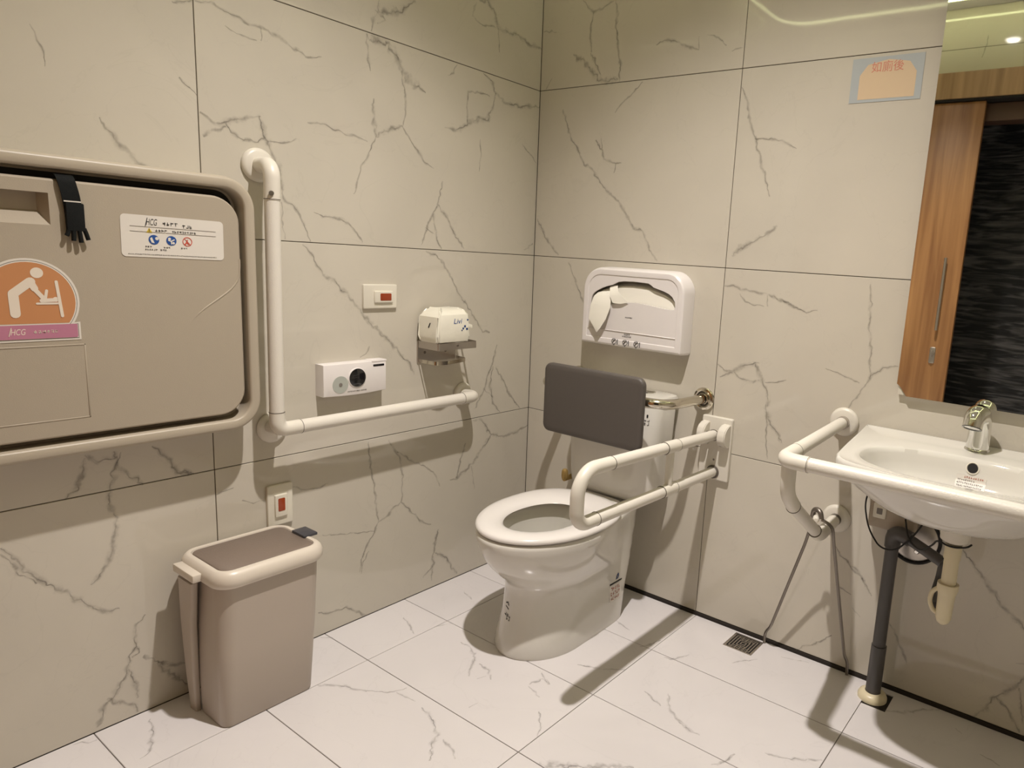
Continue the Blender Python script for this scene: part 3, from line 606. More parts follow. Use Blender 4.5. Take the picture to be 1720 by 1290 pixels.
# ------------------------------------------------------------------ emergency switches
def switch(label, u, v, hor):
    w_, h_ = (.12, .074) if hor else (.074, .12)
    t = thing('wall_switch', label, 'switch', (0, u, v-h_/2))
    finish('face_plate', plate(B(), onL, u-w_/2, v-h_/2, u+w_/2, v+h_/2, .004, .0004, .0095, .003, 3), M_cream, t)
    rw, rh = (.066, .036) if hor else (.036, .066)
    o = .008 if hor else 0; ov_ = -.001
    finish('rocker', plate(B(), onL, u-rw/2+o, v-rh/2+ov_, u+rw/2+o, v+rh/2+ov_, .003, .009, .0155, .0025, 3), M_cream, t)
    lw, lh = (.040, .022) if hor else (.020, .038)
    lo_ = .014 if hor else 0; lv = 0 if hor else .003
    finish('amber_lens', plate(B(), onL, u-lw/2+lo_, v-lh/2+lv-.001, u+lw/2+lo_, v+lh/2+lv-.001, .003, .015, .0165, .0008, 3), M_lens, t)
switch('cream horizontal switch plate with amber lens above the flush sensor', -.697, 1.049, True)
switch('cream vertical switch plate with amber lens just above the waste bin', -1.031, .462, False)

# ------------------------------------------------------------------ flush sensor
t = thing('flush_sensor', 'white wall box with round black sensor and grey disc above the grab bar', 'sensor', (0, -.80, .757))
SY0, SY1 = -.912, -.700
def senso(i):
    P = [(SY0+i, .7625+i), ]
    for k in range(1, 14):
        q = k/14; P.append((SY0+i+(SY1-SY0-2*i)*q, .7625+i-.0045*math.sin(math.pi*q)))
    P += [(SY1-i, .7625+i), (SY1-i, .856-i), (SY0+i, .856-i)]
    return P
finish('sensor_case', loft(B(), rings_plate(onL, senso, [(0, .0005), (0, .036), (.001, .039), (.003, .040)])), M_white, t, 40)
finish('grey_disc', disc(B(), onL, -.858, .7945, .0255, .0395, .0015), M_greendisc, t)
finish('disc_centre', disc(B(), onL, -.858, .7945, .0055, .041, .001), M_greyink, t)
bm = lathe(B(), (.039, -.8025, .8105), (1, 0, 0), [(0, .031), (.0025, .0305), (.004, .028), (.003, .0275)], 40); finish('sensor_ring', bm, M_white, t)
finish('sensor_window', lathe(B(), (.0395, -.8025, .8105), (1, 0, 0), [(0, .0275), (.004, .027), (.0065, .02), (.0075, 0)], 40), M_blkgloss, t)
finish('indicator_slot', plate(B(), onL, -.747, .839, -.708, .8455, .002, .0395, .0408, .0004, 3), M_blkgloss, t)
finish('case_clip', plate(B(), onL, -.752, .8525, -.699, .8585, .002, .006, .041, .001, 3), M_white, t)
bm = scribble(B(), onL, -.836, .7685, .066, .0042, .0402, 91, 15); finish('case_print', bm, M_greyink, t, 0)

# ------------------------------------------------------------------ tissue holder + pack
t = thing('tissue_holder', 'brushed steel tissue holder shelf on the left wall', 'holder', (0, -.458, .83))
finish('back_plate', plate(B(), onL, -.553, .831, -.392, .902, .001, .0004, .006, .0005, 2), M_brushed, t)
def band(pts, z0, z1, th=.002):
    bm = B(); P = fillet([(x, y, 0) for x, y in pts], .006, 4); R = []
    for i, p in enumerate(P):
        a = P[max(i-1, 0)]; b = P[min(i+1, len(P)-1)]; tg = (b-a).normalized(); nn = Vector((-tg.y, tg.x, 0))*th/2
        R.append([Vector((p.x+nn.x, p.y+nn.y, z0)), Vector((p.x+nn.x, p.y+nn.y, z1)), Vector((p.x-nn.x, p.y-nn.y, z1)), Vector((p.x-nn.x, p.y-nn.y, z0))])
    return loft(bm, R)
finish('shelf_rail', band([(.004, -.550), (.104, -.550), (.104, -.385), (.004, -.366)], .8805, .9035), M_brushed, t)
finish('shelf_floor', box(B(), (.004, -.545, .8805), (.103, -.392, .8825)), M_brushed, t)
P = fillet([(.006, -.548, .836), (.085, -.545, .836), (.092, -.50, .836), (.070, -.398, .836), (.006, -.388, .836)], .012, 5)
bm = B(); loft(bm, [[p+Vector((0, 0, -.006)), p+Vector((0, .0, .006)), p+Vector((-.0018, .0012, .006)), p+Vector((-.0018, .0012, -.006))] for p in P]); finish('roll_arm', bm, M_steel, t)
for u, v in ((-.524, .862), (-.436, .862)):
    finish('screw', lathe(B(), (.0062, u, v), (1, 0, 0), [(0, .005), (.0015, .004), (.002, 0)], 14), M_darkst, t)
finish('pin', lathe(B(), (.105, -.47, .8935), (1, 0, 0), [(0, .004), (.002, .0035), (.0022, 0)], 12), M_darkst, t)
# soft pack lying on the shelf
t = thing('tissue_pack', 'half used white plastic tissue pack sitting on the steel holder', 'tissue pack', (.06, -.49, .9040))
bm = B(); rnd = random.Random(4)
def pk_ring(z, sx, sy, r, dx=0, dy=0, j=.0026):
    return [Vector((.060+dx+x+rnd.uniform(-j, j), -.492+dy+y+rnd.uniform(-j, j), z+rnd.uniform(-j, j))) for x, y in rrect(-sx, -sy, sx, sy, r, 5)]
loft(bm, [pk_ring(.9050, .042, .060, .006), pk_ring(.909, .047, .065, .007, .002), pk_ring(.925, .050, .0675, .006, .001), pk_ring(.955, .049, .066, .006, 0, .001), pk_ring(.985, .048, .064, .006, 0, .003), pk_ring(.997, .046, .060, .007, -.001, .006), pk_ring(1.008, .036, .052, .008, -.008, .012), pk_ring(1.014, .024, .040, .006, -.014, .016)])
pack = finish('wrapper', bm, M_pack, t, 24)
bm = B()
P = [(.098, -.43, .968), (.100, -.418, .958), (.101, -.404, .953)]
loft(bm, [[Vector(p)+Vector((0, 0, .006)), Vector(p)+Vector((.001, 0, 0)), Vector(p)+Vector((0, 0, -.005)), Vector(p)+Vector((-.0015, 0, 0))] for p in P]); finish('torn_flap', bm, M_pack, t)
PK = lambda u, v, d: Vector((.112+d, u, v))
bm0 = B(); bm0.from_mesh(pack.data)
for q in bm0.verts: q.co += WLOC['tissue_pack']
bvh = BVHTree.FromBMesh(bm0); bm0.free()
bm = text_bm('Livi', .024, PK, -.474, .974, 0, .2, .036); bmesh.ops.subdivide_edges(bm, edges=bm.edges[:], cuts=1); project(bm, bvh, (-1, 0, 0)); finish('pack_lettering', bm, M_blue, t, 0)
bm = B()
for u, v, r in ((-.444, .957, .0042), (-.452, .950, .0036), (-.436, .948, .004), (-.432, .978, .003), (-.458, .944, .0025)):
    disc(bm, PK, u, v, r, 0, .0001, 14)
project(bm, bvh, (-1, 0, 0)); finish('pack_dots', bm, M_blue, t, 0)
PS = lambda u, v, d: Vector((u, -.58-d, v))
bm = B(); flatpoly(bm, PS, [(.060, .952), (.066, .952), (.071, .968), (.066, .968)], 0, .0001); project(bm, bvh, (0, 1, 0)); finish('pack_mark', bm, M_ink, t, 0)

# ------------------------------------------------------------------ toilet seat cover dispenser (back wall)
t = thing('seat_cover_dispenser', 'white plastic toilet seat cover dispenser with window on the back wall', 'dispenser', (.51, 0, .903))
DX_0, DX_1, DZ_0, DZ_1 = .297, .717, .906, 1.176
def do(i): return rrect(DX_0+i, DZ_0+i, DX_1-i, DZ_1-i, [max(.008-i, .001), max(.070-i, .003), max(.078-i, .003), max(.008-i, .001)], 10)
bm = loft(B(), rings_plate(onB, do, [(-.003, .0005), (0, .050), (.003, .058), (.008, .062), (.012, .0625), (.024, .0615), (.026, .0590)]), False, False)
ov = [bm.verts.new(onB(u, v, .0590)) for u, v in do(.026)]
hole = [(.334, 1.045), (.335, 1.060), (.339, 1.076), (.348, 1.087), (.360, 1.095), (.378, 1.104), (.400, 1.112), (.424, 1.118), (.436, 1.124), (.448, 1.130), (.470, 1.133), (.510, 1.135), (.572, 1.133), (.583, 1.128), (.594, 1.121), (.635, 1.111), (.655, 1.104), (.669, 1.095), (.680, 1.080), (.683, 1.064), (.680, 1.052), (.650, 1.053), (.619, 1.056), (.585, 1.060), (.548, 1.0635), (.520, 1.064), (.497, 1.062), (.460, 1.056), (.420, 1.050), (.380, 1.044), (.350, 1.040)]
hv = [bm.verts.new(onB(u, v, .0590)) for u, v in hole]; hb = [bm.verts.new(onB(u, v, .052)) for u, v in hole]
n = len(hole)
eds = [bm.edges.new((ov[i], ov[(i+1) % len(ov)])) for i in range(len(ov))]+[bm.edges.new((hv[i], hv[(i+1) % n])) for i in range(n)]
bmesh.ops.triangle_fill(bm, use_beauty=True, use_dissolve=False, edges=eds)
for i in range(n): bm.faces.new((hv[i], hv[(i+1) % n], hb[(i+1) % n], hb[i]))
bmesh.ops.remove_doubles(bm, verts=bm.verts[:], dist=1e-5)
finish('dispenser_cover', bm, M_white, t, 30)
finish('dispenser_back', plate(B(), onB, DX_0+.01, DZ_0+.01, DX_1-.01, DZ_1-.012, .06, .001, .012, .002), M_cream, t)
finish('cover_ridge', box(B(), (.325, -.0615, .9585), (.692, -.0588, .9610), .0008, 1), M_white, t)
# paper stack inside
bm = B(); R = []
for d, zt in ((.014, 1.128), (.030, 1.126), (.044, 1.117), (.046, 1.111)):
    R.append([onB(.330, .95, d)]+[onB(.330+.352*k/20, (zt-.050)+.050*math.sin(math.pi*k/20)**.6, d) for k in range(21)]+[onB(.682, .95, d)])
finish('paper_stack', loft(bm, R), M_paper, t, 30)
# sheet pulled out and hanging over the front
bm = B(); vs = [((.360, 1.090, .050), (.425, 1.098, .050)), ((.352, 1.075, .066), (.424, 1.080, .064)), ((.346, 1.045, .074), (.428, 1.040, .070)), ((.343, .996, .080), (.417, .998, .078)), ((.372, .964, .083), (.398, .966, .082)), ((.385, .951, .084), (.387, .951, .084))]
R = []
for a, b in vs:
    A = onB(*a); C = onB(*b); M_ = (A+C)/2+Vector((0, -.004, 0)); e = Vector((0, .0006, 0)); R.append([A, M_, C, C+e, M_+e, A+e])
finish('hanging_sheet', loft(bm, R), M_paper, t, 60)
bm = B(); vs = [((.408, 1.112, .050), (.440, 1.119, .050)), ((.418, 1.100, .064), (.452, 1.098, .063)), ((.424, 1.078, .070), (.475, 1.080, .066)), ((.436, 1.058, .070), (.498, 1.064, .064)), ((.442, 1.056, .070), (.470, 1.056, .068))]
R = []
for a, b in vs:
    A = onB(*a); C = onB(*b); e = Vector((0, .0006, 0)); R.append([A, C, C+e, A+e])
finish('hanging_sheet', loft(bm, R), M_paper, t, 60)
bm = scribble(B(), onB, .486, 1.009, .030, .0042, .0592, 41, 8); scribble(bm, onB, .486, .9495, .024, .0058, .0592, 42, 4); scribble(bm, onB, .478, .9425, .038, .0046, .0592, 43, 10)
for k, cx_ in enumerate((.447, .494, .541)):
    e = .0629
    ringp(bm, onB, cx_, .924, .0085, .0102, e, .0004, 20); stroke(bm, onB, [(cx_-.005, .920), (cx_+.004, .929)], .0020, e, .0004); stroke(bm, onB, [(cx_-.005, .928), (cx_+.001, .930)], .0016, e, .0004); bar(bm, onB, cx_+.0135, .914, cx_+.0162, .932, e); bar(bm, onB, cx_-.003, .9105, cx_+.003, .9125, e)
finish('cover_print', bm, M_ink, t, 0)['kind'] = 'stuff'

# ------------------------------------------------------------------ back rest (steel rail + pad) over the toilet
t = thing('back_support', 'grey padded back support on a polished steel rail above the toilet', 'back support', (.45, 0, .60))
YR = -.236
finish('steel_rail', tube(B(), fillet([(.787, -.012, .767), (.780, YR, .772), (.262, YR, .772), (.256, -.012, .767)], .07, 12), .0160, 24), M_steel, t)
for p in ((.787, 0, .767), (.256, 0, .767)):
    finish('flange', lathe(B(), p, (0, -1, 0), [(.0005, .0375), (.006, .0385), (.010, .036), (.012, .030), (.010, .026), (.011, .018), (.018, .0172)], 40), M_steel, t, 35)
PP = lambda u, v, d: Vector((u, -.2555-d, v))
pad_r = [.022, .022, .022, .022]
bm = B(); R = []
for i, d in ((.006, 0), (0, .005), (0, .016), (.002, .020), (.007, .0225), (.02, .0235)):
    R.append([PP(u, v, d) for u, v in rrect(.320+i, .617+i, .722-i, .852-i, max(.026-i, .004), 8)])
finish('pad', loft(bm, R), M_padgrey, t, 50)
finish('pad_back_plate', plate(B(), PP, .42, .68, .62, .82, .01, -.004, .001, .001), M_brushed, t)

# ------------------------------------------------------------------ toilet
TX = .511
t = thing('toilet', 'white ceramic toilet with open seat ring standing in the corner', 'toilet', (TX, -.35, 0))
def tring(z, yf, ym, yb, w_, nb=3.2, n=72, nf=2.0, tx=TX, wb=None):
    P = []
    for k in range(n):
        a = 2*math.pi*k/n; c, s_ = math.cos(a), math.sin(a)
        if s_ >= 0:
            e = 2/nf; x = w_*math.copysign(abs(c)**e, c); y = ym+(yf-ym)*abs(s_)**e
        else:
            e = 2/nb; x = w_*math.copysign(abs(c)**e, c); y = ym+(yb-ym)*abs(s_)**e
            if wb: q = min(1, (y-ym)/(yb-ym)*1.25); q = q*q*(3-2*q); x *= 1+(wb/w_-1)*q
        P.append(Vector((tx+x, y, z)))
    return P
outer = [(0, -.620, -.44, -.170, .134, 9, .132), (.012, -.624, -.44, -.170, .136, 9, .133), (.05, -.614, -.44, -.162, .133, 9, .132), (.12, -.594, -.43, -.148, .126, 9, .129), (.18, -.588, -.42, -.135, .125, 9, .130), (.212, -.590, -.42, -.128, .127, 9, .130),
         (.232, -.602, -.42, -.124, .134, 8, .131), (.255, -.630, -.42, -.119, .148, 8, .132), (.285, -.658, -.43, -.113, .164, 7, .133), (.320, -.680, -.43, -.106, .177, 7, .134), (.355, -.695, -.43, -.099, .187, 6, .136), (.380, -.701, -.43, -.094, .191, 6, .137), (.390, -.700, -.43, -.093, .190, 6, .136), (.3945, -.694, -.43, -.098, .185, 6, .132)]
inner = [(.3945, -.640, -.47, -.300, .125, 2.4, None), (.388, -.632, -.47, -.306, .119, 2.4, None), (.36, -.632, -.47, -.306, .119, 2.4, None), (.30, -.62, -.46, -.305, .112, 2.3, None), (.22, -.58, -.44, -.31, .092, 2.2, None), (.17, -.53, -.42, -.33, .06, 2, None), (.16, -.46, -.42, -.38, .02, 2, None)]
bowl = finish('bowl', loft(B(), [tring(*r[:5], nb=r[5], wb=r[6]) for r in outer+inner], True, True), M_ceramic, t, 50)
finish('water', loft(B(), [tring(.198, -.553, -.43, -.325, .072, 2.1), tring(.1985, -.553, -.43, -.325, .072, 2.1)]), mat('bowl_water', (.42, .40, .33), .03, vary=0), t)
# seat ring
R = []
def seat_ring(k, z):   # k 0 outer ... 1 inner
    o = tring(z, -.700, -.44, -.205, .193, 2.6); i = tring(z, -.612, -.475, -.325, .104, 2.2)
    return [a.lerp(b, k) for a, b in zip(o, i)]
for k, z in ((.07, .3990), (.015, .4015), (0, .405), (.015, .4105), (.08, .4155), (.25, .4185), (.5, .4185), (.78, .4150), (.95, .408), (1.0, .402), (.97, .3990)): R.append(seat_ring(k, z))
R.append(R[0]); bm = loft(B(), R, False, False); bmesh.ops.remove_doubles(bm, verts=bm.verts[:], dist=1e-6); finish('seat', bm, M_seat, t, 60)
finish('seat_hinge', loft(B(), [tring(z, yf, -.235, -.175, w_, 5) for z, yf, w_ in ((.3950, -.262, .100), (.4005, -.262, .101), (.405, -.255, .097))]), M_seat, t)
# tank
tk = [(.4010, -.150, -.095, -.040, .120, 5), (.403, -.160, -.095, -.030, .140, 5), (.409, -.170, -.095, -.020, .163, 6), (.420, -.175, -.095, -.014, .173, 7), (.45, -.177, -.095, -.012, .178, 8), (.60, -.181, -.10, -.010, .183, 9), (.736, -.184, -.10, -.009, .188, 9), (.740, -.182, -.10, -.010, .186, 9)]
tank = finish('tank', loft(B(), [tring(z, yf, ym, yb, w_, nb, nf=2.8) for z, yf, ym, yb, w_, nb in tk]), M_ceramic, t, 40)
ld_ = [(.7415, -.182, -.10, -.009, .186, 9), (.744, -.188, -.10, -.005, .191, 9), (.757, -.189, -.10, -.004, .192, 9), (.765, -.183, -.10, -.008, .187, 9), (.768, -.172, -.10, -.018, .175, 8)]
finish('tank_lid', loft(B(), [tring(z, yf, ym, yb, w_, nb, nf=2.8) for z, yf, ym, yb, w_, nb in ld_]), M_ceramic, t, 40)
finish('flush_button', lathe(B(), (.600, -.062, .7680), (0, 0, 1), [(0, .030), (.003, .0295), (.005, .026), (.0055, 0)], 32), M_chrome, t)
def bvh_of(*obs):
    bm = B()
    for o in obs:
        b2 = B(); b2.from_mesh(o.data)
        off = WLOC[o.name] if o.name in WLOC else Vector()
        for q in b2.verts: q.co += off
        m_ = bpy.data.meshes.new('x'); b2.to_mesh(m_); b2.free(); bm.from_mesh(m_); bpy.data.meshes.remove(m_)
    T_ = BVHTree.FromBMesh(bm); bm.free(); return T_
bv = bvh_of(bowl); PXp = lambda u, v, d: Vector((.80+d, u, v))
def grid_sheet(P, u0, v0, u1, v1, nu=8, nv=8):
    bm = B(); g = [[bm.verts.new(P(u0+(u1-u0)*i/nu, v0+(v1-v0)*j/nv, 0)) for j in range(nv+1)] for i in range(nu+1)]
    for i in range(nu):
        for j in range(nv): bm.faces.new((g[i][j], g[i+1][j], g[i+1][j+1], g[i][j+1]))
    return bm
bm = grid_sheet(PXp, -.272, .083, -.206, .142); project(bm, bv, (-1, 0, 0), .0006); st = finish('side_sticker', bm, M_sticker, t, 60)
bm = scribble(B(), PXp, -.266, .122, .054, .013, 0, 51, 5); scribble(bm, PXp, -.266, .104, .054, .013, 0, 52, 5); scribble(bm, PXp, -.266, .088, .054, .011, 0, 53, 5); project(bm, bv, (-1, 0, 0), .0011); finish('sticker_print', bm, M_redsoft, st, 0)
bm = B(); bar(bm, PXp, -.273, .1445, -.204, .1500, 0, .0001); project(bm, bv, (-1, 0, 0), .0011); finish('sticker_bar', bm, M_ink, t, 0)
bm = B(); stroke(bm, PXp, [(-.238, .158), (-.234, .170), (-.228, .175), (-.226, .164), (-.232, .158)], .0040, 0, .0001); project(bm, bv, (-1, 0, 0), .0011); finish('sticker_mark', bm, M_blue, t, 0)
dd = Vector((-.35, .94, 0)).normalized(); uu = Vector((.94, .35, 0)).normalized()
PF = lambda u, v, d: Vector((TX, -.60, 0))-dd*.15+uu*u+Vector((0, 0, v))
bm = B(); stroke(bm, PF, [(-.030, .150), (-.022, .155), (-.018, .148)], .0035, 0, .0001); stroke(bm, PF, [(-.030, .140), (-.018, .136)], .003, 0, .0001)
scribble(bm, PF, -.034, .112, .022, .010, 0, 61, 2); scribble(bm, PF, -.024, .103, .018, .013, 0, 62, 2); project(bm, bv, dd, .0012); finish('front_mark', bm, M_ink, t, 0)
bv2 = bvh_of(tank); d2 = Vector((-.80, .6, 0)).normalized(); u2 = Vector((.6, .80, 0)).normalized()
PT = lambda u, v, d: Vector((TX+.165, -.165, 0))-d2*.15+u2*u+Vector((0, 0, v))
bm = B(); stroke(bm, PT, [(.0, .712), (.0, .706)], .005, 0, .0001); scribble(bm, PT, -.010, .690, .018, .007, 0, 63, 2); scribble(bm, PT, -.012, .678, .020, .009, 0, 64, 2); project(bm, bv2, d2, .0012); finish('tank_mark', bm, M_ink, t, 0)
# water valve behind the bowl
t = thing('water_valve', 'small brass water valve on the wall behind the toilet bowl', 'valve', (.246, 0, .36))
finish('valve_body', tube(B(), [(.246, -.001, .372), (.246, -.055, .372)], .010, 14), M_brass, t)
finish('valve_handle', lathe(B(), (.246, -.050, .374), (.05, -.1, 1), [(0, .012), (.012, .0135), (.030, .012), (.036, .008), (.037, 0)], 16), M_brass, t)

# ------------------------------------------------------------------ fold-down rail beside the toilet
t = thing('folding_grab_rail', 'white fold-down grab rail sticking out from the back wall beside the toilet', 'grab bar', (.848, 0, .50))
finish('wall_plate', plate(B(), onB, .793, .503, .904, .717, .006, .0005, .014, .004, 4), M_nylon2, t)
XR = .848
for x0, x1 in ((.797, .824), (.872, .901)):
    bm = B(); pr = [(.010, .618), (.010, .700), (.026, .696), (.044, .690), (.055, .676), (.058, .658), (.055, .640), (.044, .630), (.026, .626)]
    a = [bm.verts.new((x0, -y, z)) for y, z in pr]; b = [bm.verts.new((x1, -y, z)) for y, z in pr]
    bm.faces.new(a); bm.faces.new(b)
    for k in range(len(pr)): bm.faces.new((a[k], a[(k+1) % len(pr)], b[(k+1) % len(pr)], b[k]))
    bmesh.ops.bevel(bm, geom=bm.edges[:], offset=.003, segments=2, affect='EDGES'); finish('hinge_cheek', bm, M_nylon2, t)
finish('hinge_pin', tube(B(), [(.815, -.034, .662), (.880, -.034, .662)], .007, 14), M_darkst, t)
zu0, zu1, zl0, zl1 = .657, .689, .530, .546
def zu(y): return zu0+(zu1-zu0)*(-y)/.745
def zl(y): return zl0+(zl1-zl0)*(-y)/.745
finish('upper_tube', tube(B(), [(XR, -.026, zu(-.02)), (XR, -.61, zu(-.61))], .0172, 24), M_nylon, t)
finish('lower_tube', tube(B(), [(XR, -.012, zl(0)), (XR, -.66, zl(-.66))], .0172, 24), M_nylon, t)
finish('front_bend', tube(B(), fillet([(XR, -.60, zu(-.60)), (XR, -.738, zu(-.738)), (XR, -.738, zl(-.738)), (XR, -.655, zl(-.655))], .068, 12), .0182, 24), M_nylon2, t)
finish('brace', tube(B(), [(XR, -.300, zu(-.3)-.012), (XR, -.300, zl(-.3)+.012)], .0125, 20), M_nylon2, t)
for y, f in ((-.300, zu), (-.300, zl)):
    finish('tee_joint', tube(B(), [(XR, y-.036, f(y-.036)), (XR, y+.036, f(y+.036))], .0188, 24), M_nylon2, t)
finish('end_collar', lathe(B(), (XR, -.014, zl0), (0, -1, 0), [(0, .023), (.004, .0225), (.006, .019)], 24), M_seam, t)
for y, f in ((-.602, zu), (-.657, zl), (-.264, zu), (-.337, zu), (-.264, zl), (-.337, zl), (-.030, zu)):
    finish('joint_ring', lathe(B(), (XR, y, f(y)), (0, -1, .03), [(-.0007, .014), (-.0007, .0192), (.0007, .0192), (.0007, .014)], 24), M_seam, t)
finish('plate_screw', lathe(B(), (.848, -.0135, .572), (0, -1, 0), [(0, .004), (.001, .0035), (.0012, 0)], 12), M_darkst, t)

# ------------------------------------------------------------------ wash basin
t = thing('wash_basin', 'white ceramic wall hung wash basin with oval bowl under the mirror', 'sink', (1.62, -.25, .60))
SXC = 1.622
def outline_half():
    pts = [(1.3200, 0.0), (1.326, -.05), (1.333, -.11), (1.341, -.19), (1.349, -.27), (1.357, -.34), (1.364, -.395), (1.376, -.428), (1.398, -.450), (1.43, -.465), (1.48, -.478), (1.54, -.487), (1.59, -.490), (SXC, -.4905)]
    return pts
hp = outline_half(); full = hp+[(2*SXC-x, y) for x, y in reversed(hp[:-1])]
# close along the wall
nb_ = 12; full += [(full[-1][0]+(full[0][0]-full[-1][0])*k/nb_, -.0005) for k in range(1, nb_)]
full = [(x, min(y, -.0005)) for x, y in full]
def dens(P, n):
    P = [Vector(p) for p in P]; L = [0]
    for a, b in zip(P, P[1:]+P[:1]): L.append(L[-1]+(b-a).length)
    out = []
    for k in range(n):
        d = L[-1]*k/n; i = max(j for j in range(len(P)) if L[j] <= d+1e-9); a = P[i]; b = P[(i+1) % len(P)]; out.append(a.lerp(b, (d-L[i])/max(L[i+1]-L[i], 1e-9)))
    return out
NB = 120; O = dens(full, NB); BC = Vector((SXC, -.300))
def bowl_pt(p, ax, by, pw=2.35):
    d = (p-BC); a = math.atan2(d.y/.2, d.x/.26); c, s_ = math.cos(a), math.sin(a)
    return Vector((BC.x+ax*math.copysign(abs(c)**(2/pw), c), BC.y+by*math.copysign(abs(s_)**(2/pw), s_)))
def inset(p, k): return BC+(p-BC)*(1-k)
R = []
def under(p, k, z):
    e = bowl_pt(p, .155, .125, 2); q = p.lerp(e, k); return Vector((q.x, min(q.y, -.0006), z))
R += [[Vector((*bowl_pt(p, .05, .04, 2), .660)) for p in O], [under(p, 1.0, .664) for p in O], [under(p, .86, .672) for p in O], [under(p, .68, .686) for p in O], [under(p, .5, .702) for p in O], [under(p, .34, .716) for p in O], [under(p, .2, .728) for p in O], [under(p, .09, .738) for p in O], [under(p, .03, .745) for p in O], [under(p, 0, .752) for p in O]]
R += [[Vector((p.x, p.y, z)) for p in O] for z in (.760, .772)]
R += [[Vector((*inset(p, k), z)) for p in O] for k, z in ((.006, .778), (.018, .7815), (.035, .7805), (.055, .7775))]
R += [[Vector((*inset(p, .055).lerp(bowl_pt(p, .222, .142), k), z)) for p in O] for k, z in ((.5, .7765), (.92, .7755))]
R += [[Vector((*bowl_pt(p, .222*k, .142*(k if k > .9 else k*1.02)), z)) for p in O] for k, z in ((1.0, .773), (.975, .762), (.95, .744), (.90, .722), (.80, .702), (.60, .688), (.35, .682), (.1, .680))]
basin = finish('basin', loft(B(), R), M_ceramic, t, 60)
bvs = bvh_of(basin)
# overflow hole on the back slope
h = bvs.ray_cast(Vector((1.633, -.35, .7525)), Vector((0, 1, 0))); hpnt = h[0]; hn = Vector((0, -1, .25)).normalized()
bm = lathe(B(), hpnt-hn*.002, hn, [(0, .0155), (.0035, .0155), (.004, .0135), (.002, .0115)], 28); finish('overflow_ring', bm, M_cream, t)
finish('overflow_hole', lathe(B(), hpnt-hn*.001, hn, [(0, .0118), (.003, .0118), (.0032, 0)], 28), M_black, t)
PBs = lambda u, v, d: Vector((u, -.35, v))
bm = grid_sheet(PBs, 1.600, .704, 1.668, .733); project(bm, bvs, (0, 1, 0), .0008); st = finish('basin_sticker', bm, M_sticker, t, 60)
bm = scribble(B(), PBs, 1.617, .7265, .045, .005, 0, 71, 9); project(bm, bvs, (0, 1, 0), .0013); finish('sticker_heading', bm, M_redsoft, st, 0)
bm = scribble(B(), PBs, 1.603, .7195, .040, .004, 0, 72, 9); scribble(bm, PBs, 1.603, .7130, .060, .004, 0, 73, 14); scribble(bm, PBs, 1.603, .7065, .058, .004, 0, 74, 14); project(bm, bvs, (0, 1, 0), .0013); finish('sticker_print', bm, M_greyink, st, 0)

t = thing('faucet', 'short chrome tap standing on the back edge of the basin', 'tap', (1.625, -.062, .7800))
finish('tap_base', lathe(B(), (1.622, -.053, .7775), (0, 0, 1), [(0, .031), (.004, .0295), (.006, .0265)], 32), M_chrome, t)
P = [(1.622, -.052, .782), (1.622, -.0525, .80), (1.622, -.053, .82)]+fillet([(1.622, -.053, .826), (1.620, -.056, .874), (1.612, -.100, .870), (1.6105, -.112, .8425)], .026, 8)
n = len(P); rr_ = [.0285, .0275, .0270]+[.0270-(.0035*max(0, (i-8))/(n-11)) for i in range(n-3)]
finish('tap_body', tube(B(), P, rr_, 32), M_chrome, t, 50)
finish('spout_mouth', lathe(B(), P[-1], (Vector(P[-1])-Vector(P[-2])), [(-.004, .0236), (.0015, .0238), (.0018, .0205), (-.001, .0165), (-.0012, 0)], 28), M_blkgloss, t)

# ------------------------------------------------------------------ drain under the basin
t = thing('basin_drain', 'cream plastic drain tail with bottle trap hanging under the basin', 'pipe', (1.629, -.25, .366))
finish('drain_cup', lathe(B(), (1.629, -.25, .6630), (0, 0, -1), [(0, .037), (.04, .035), (.072, .033), (.076, .028)], 28), M_nylon2, t)
finish('tail_pipe', tube(B(), [(1.629, -.25, .578), (1.630, -.25, .46)], .0175, 24), M_creampvc, t)
finish('pipe_collar', tube(B(), [(1.629, -.25, .580), (1.629, -.25, .542)], .0195, 24), M_creampvc, t)
finish('trap_cup', lathe(B(), (1.630, -.25, .478), (0, 0, -1), [(0, .018), (0, .0245), (.012, .025), (.022, .0225), (.030, .0200), (.090, .0185), (.102, .014), (.108, .006), (.109, 0)], 28), M_creampvc, t)
finish('trap_hook', tube(B(), fillet([(1.612, -.252, .462), (1.597, -.252, .448), (1.594, -.252, .420), (1.604, -.252, .400), (1.614, -.25, .395)], .01, 4), .0055, 12), M_creampvc, t)
t = thing('waste_pipe', 'dark grey waste pipe rising from the floor beneath the basin', 'pipe', (1.4555, -.0760, 0))
finish('floor_collar', lathe(B(), (1.4555, -.0760, -.001), (0, 0, 1), [(0, .041), (.008, .041), (.016, .037), (.021, .030), (.022, .022)], 36), M_creampvc, t)
finish('riser_sleeve', tube(B(), [(1.4555, -.076, .012), (1.4555, -.076, .165)], .0210, 24), M_pvc, t)
finish('riser', tube(B(), [(1.4555, -.076, .02), (1.4535, -.076, .47)], .0180, 24), M_pvc, t)
finish('elbow', tube(B(), fillet([(1.4535, -.076, .465), (1.453, -.076, .512), (1.500, -.085, .503)], .035, 8), .0215, 24), M_pvc, t)
finish('cross_pipe', tube(B(), [(1.490, -.083, .504), (1.592, -.115, .474)], .0150, 20), M_pvc, t)
finish('outlet_pipe', tube(B(), fillet([(1.580, -.111, .477), (1.590, -.116, .472), (1.588, -.118, .43), (1.588, -.16, .405), (1.606, -.235, .405)], .012, 5), .0085, 16), M_pvc, t)
finish('hole_plate', box(B(), (1.406, -.124, -.0046), (1.504, -.031, -.0030)), M_gap, t)
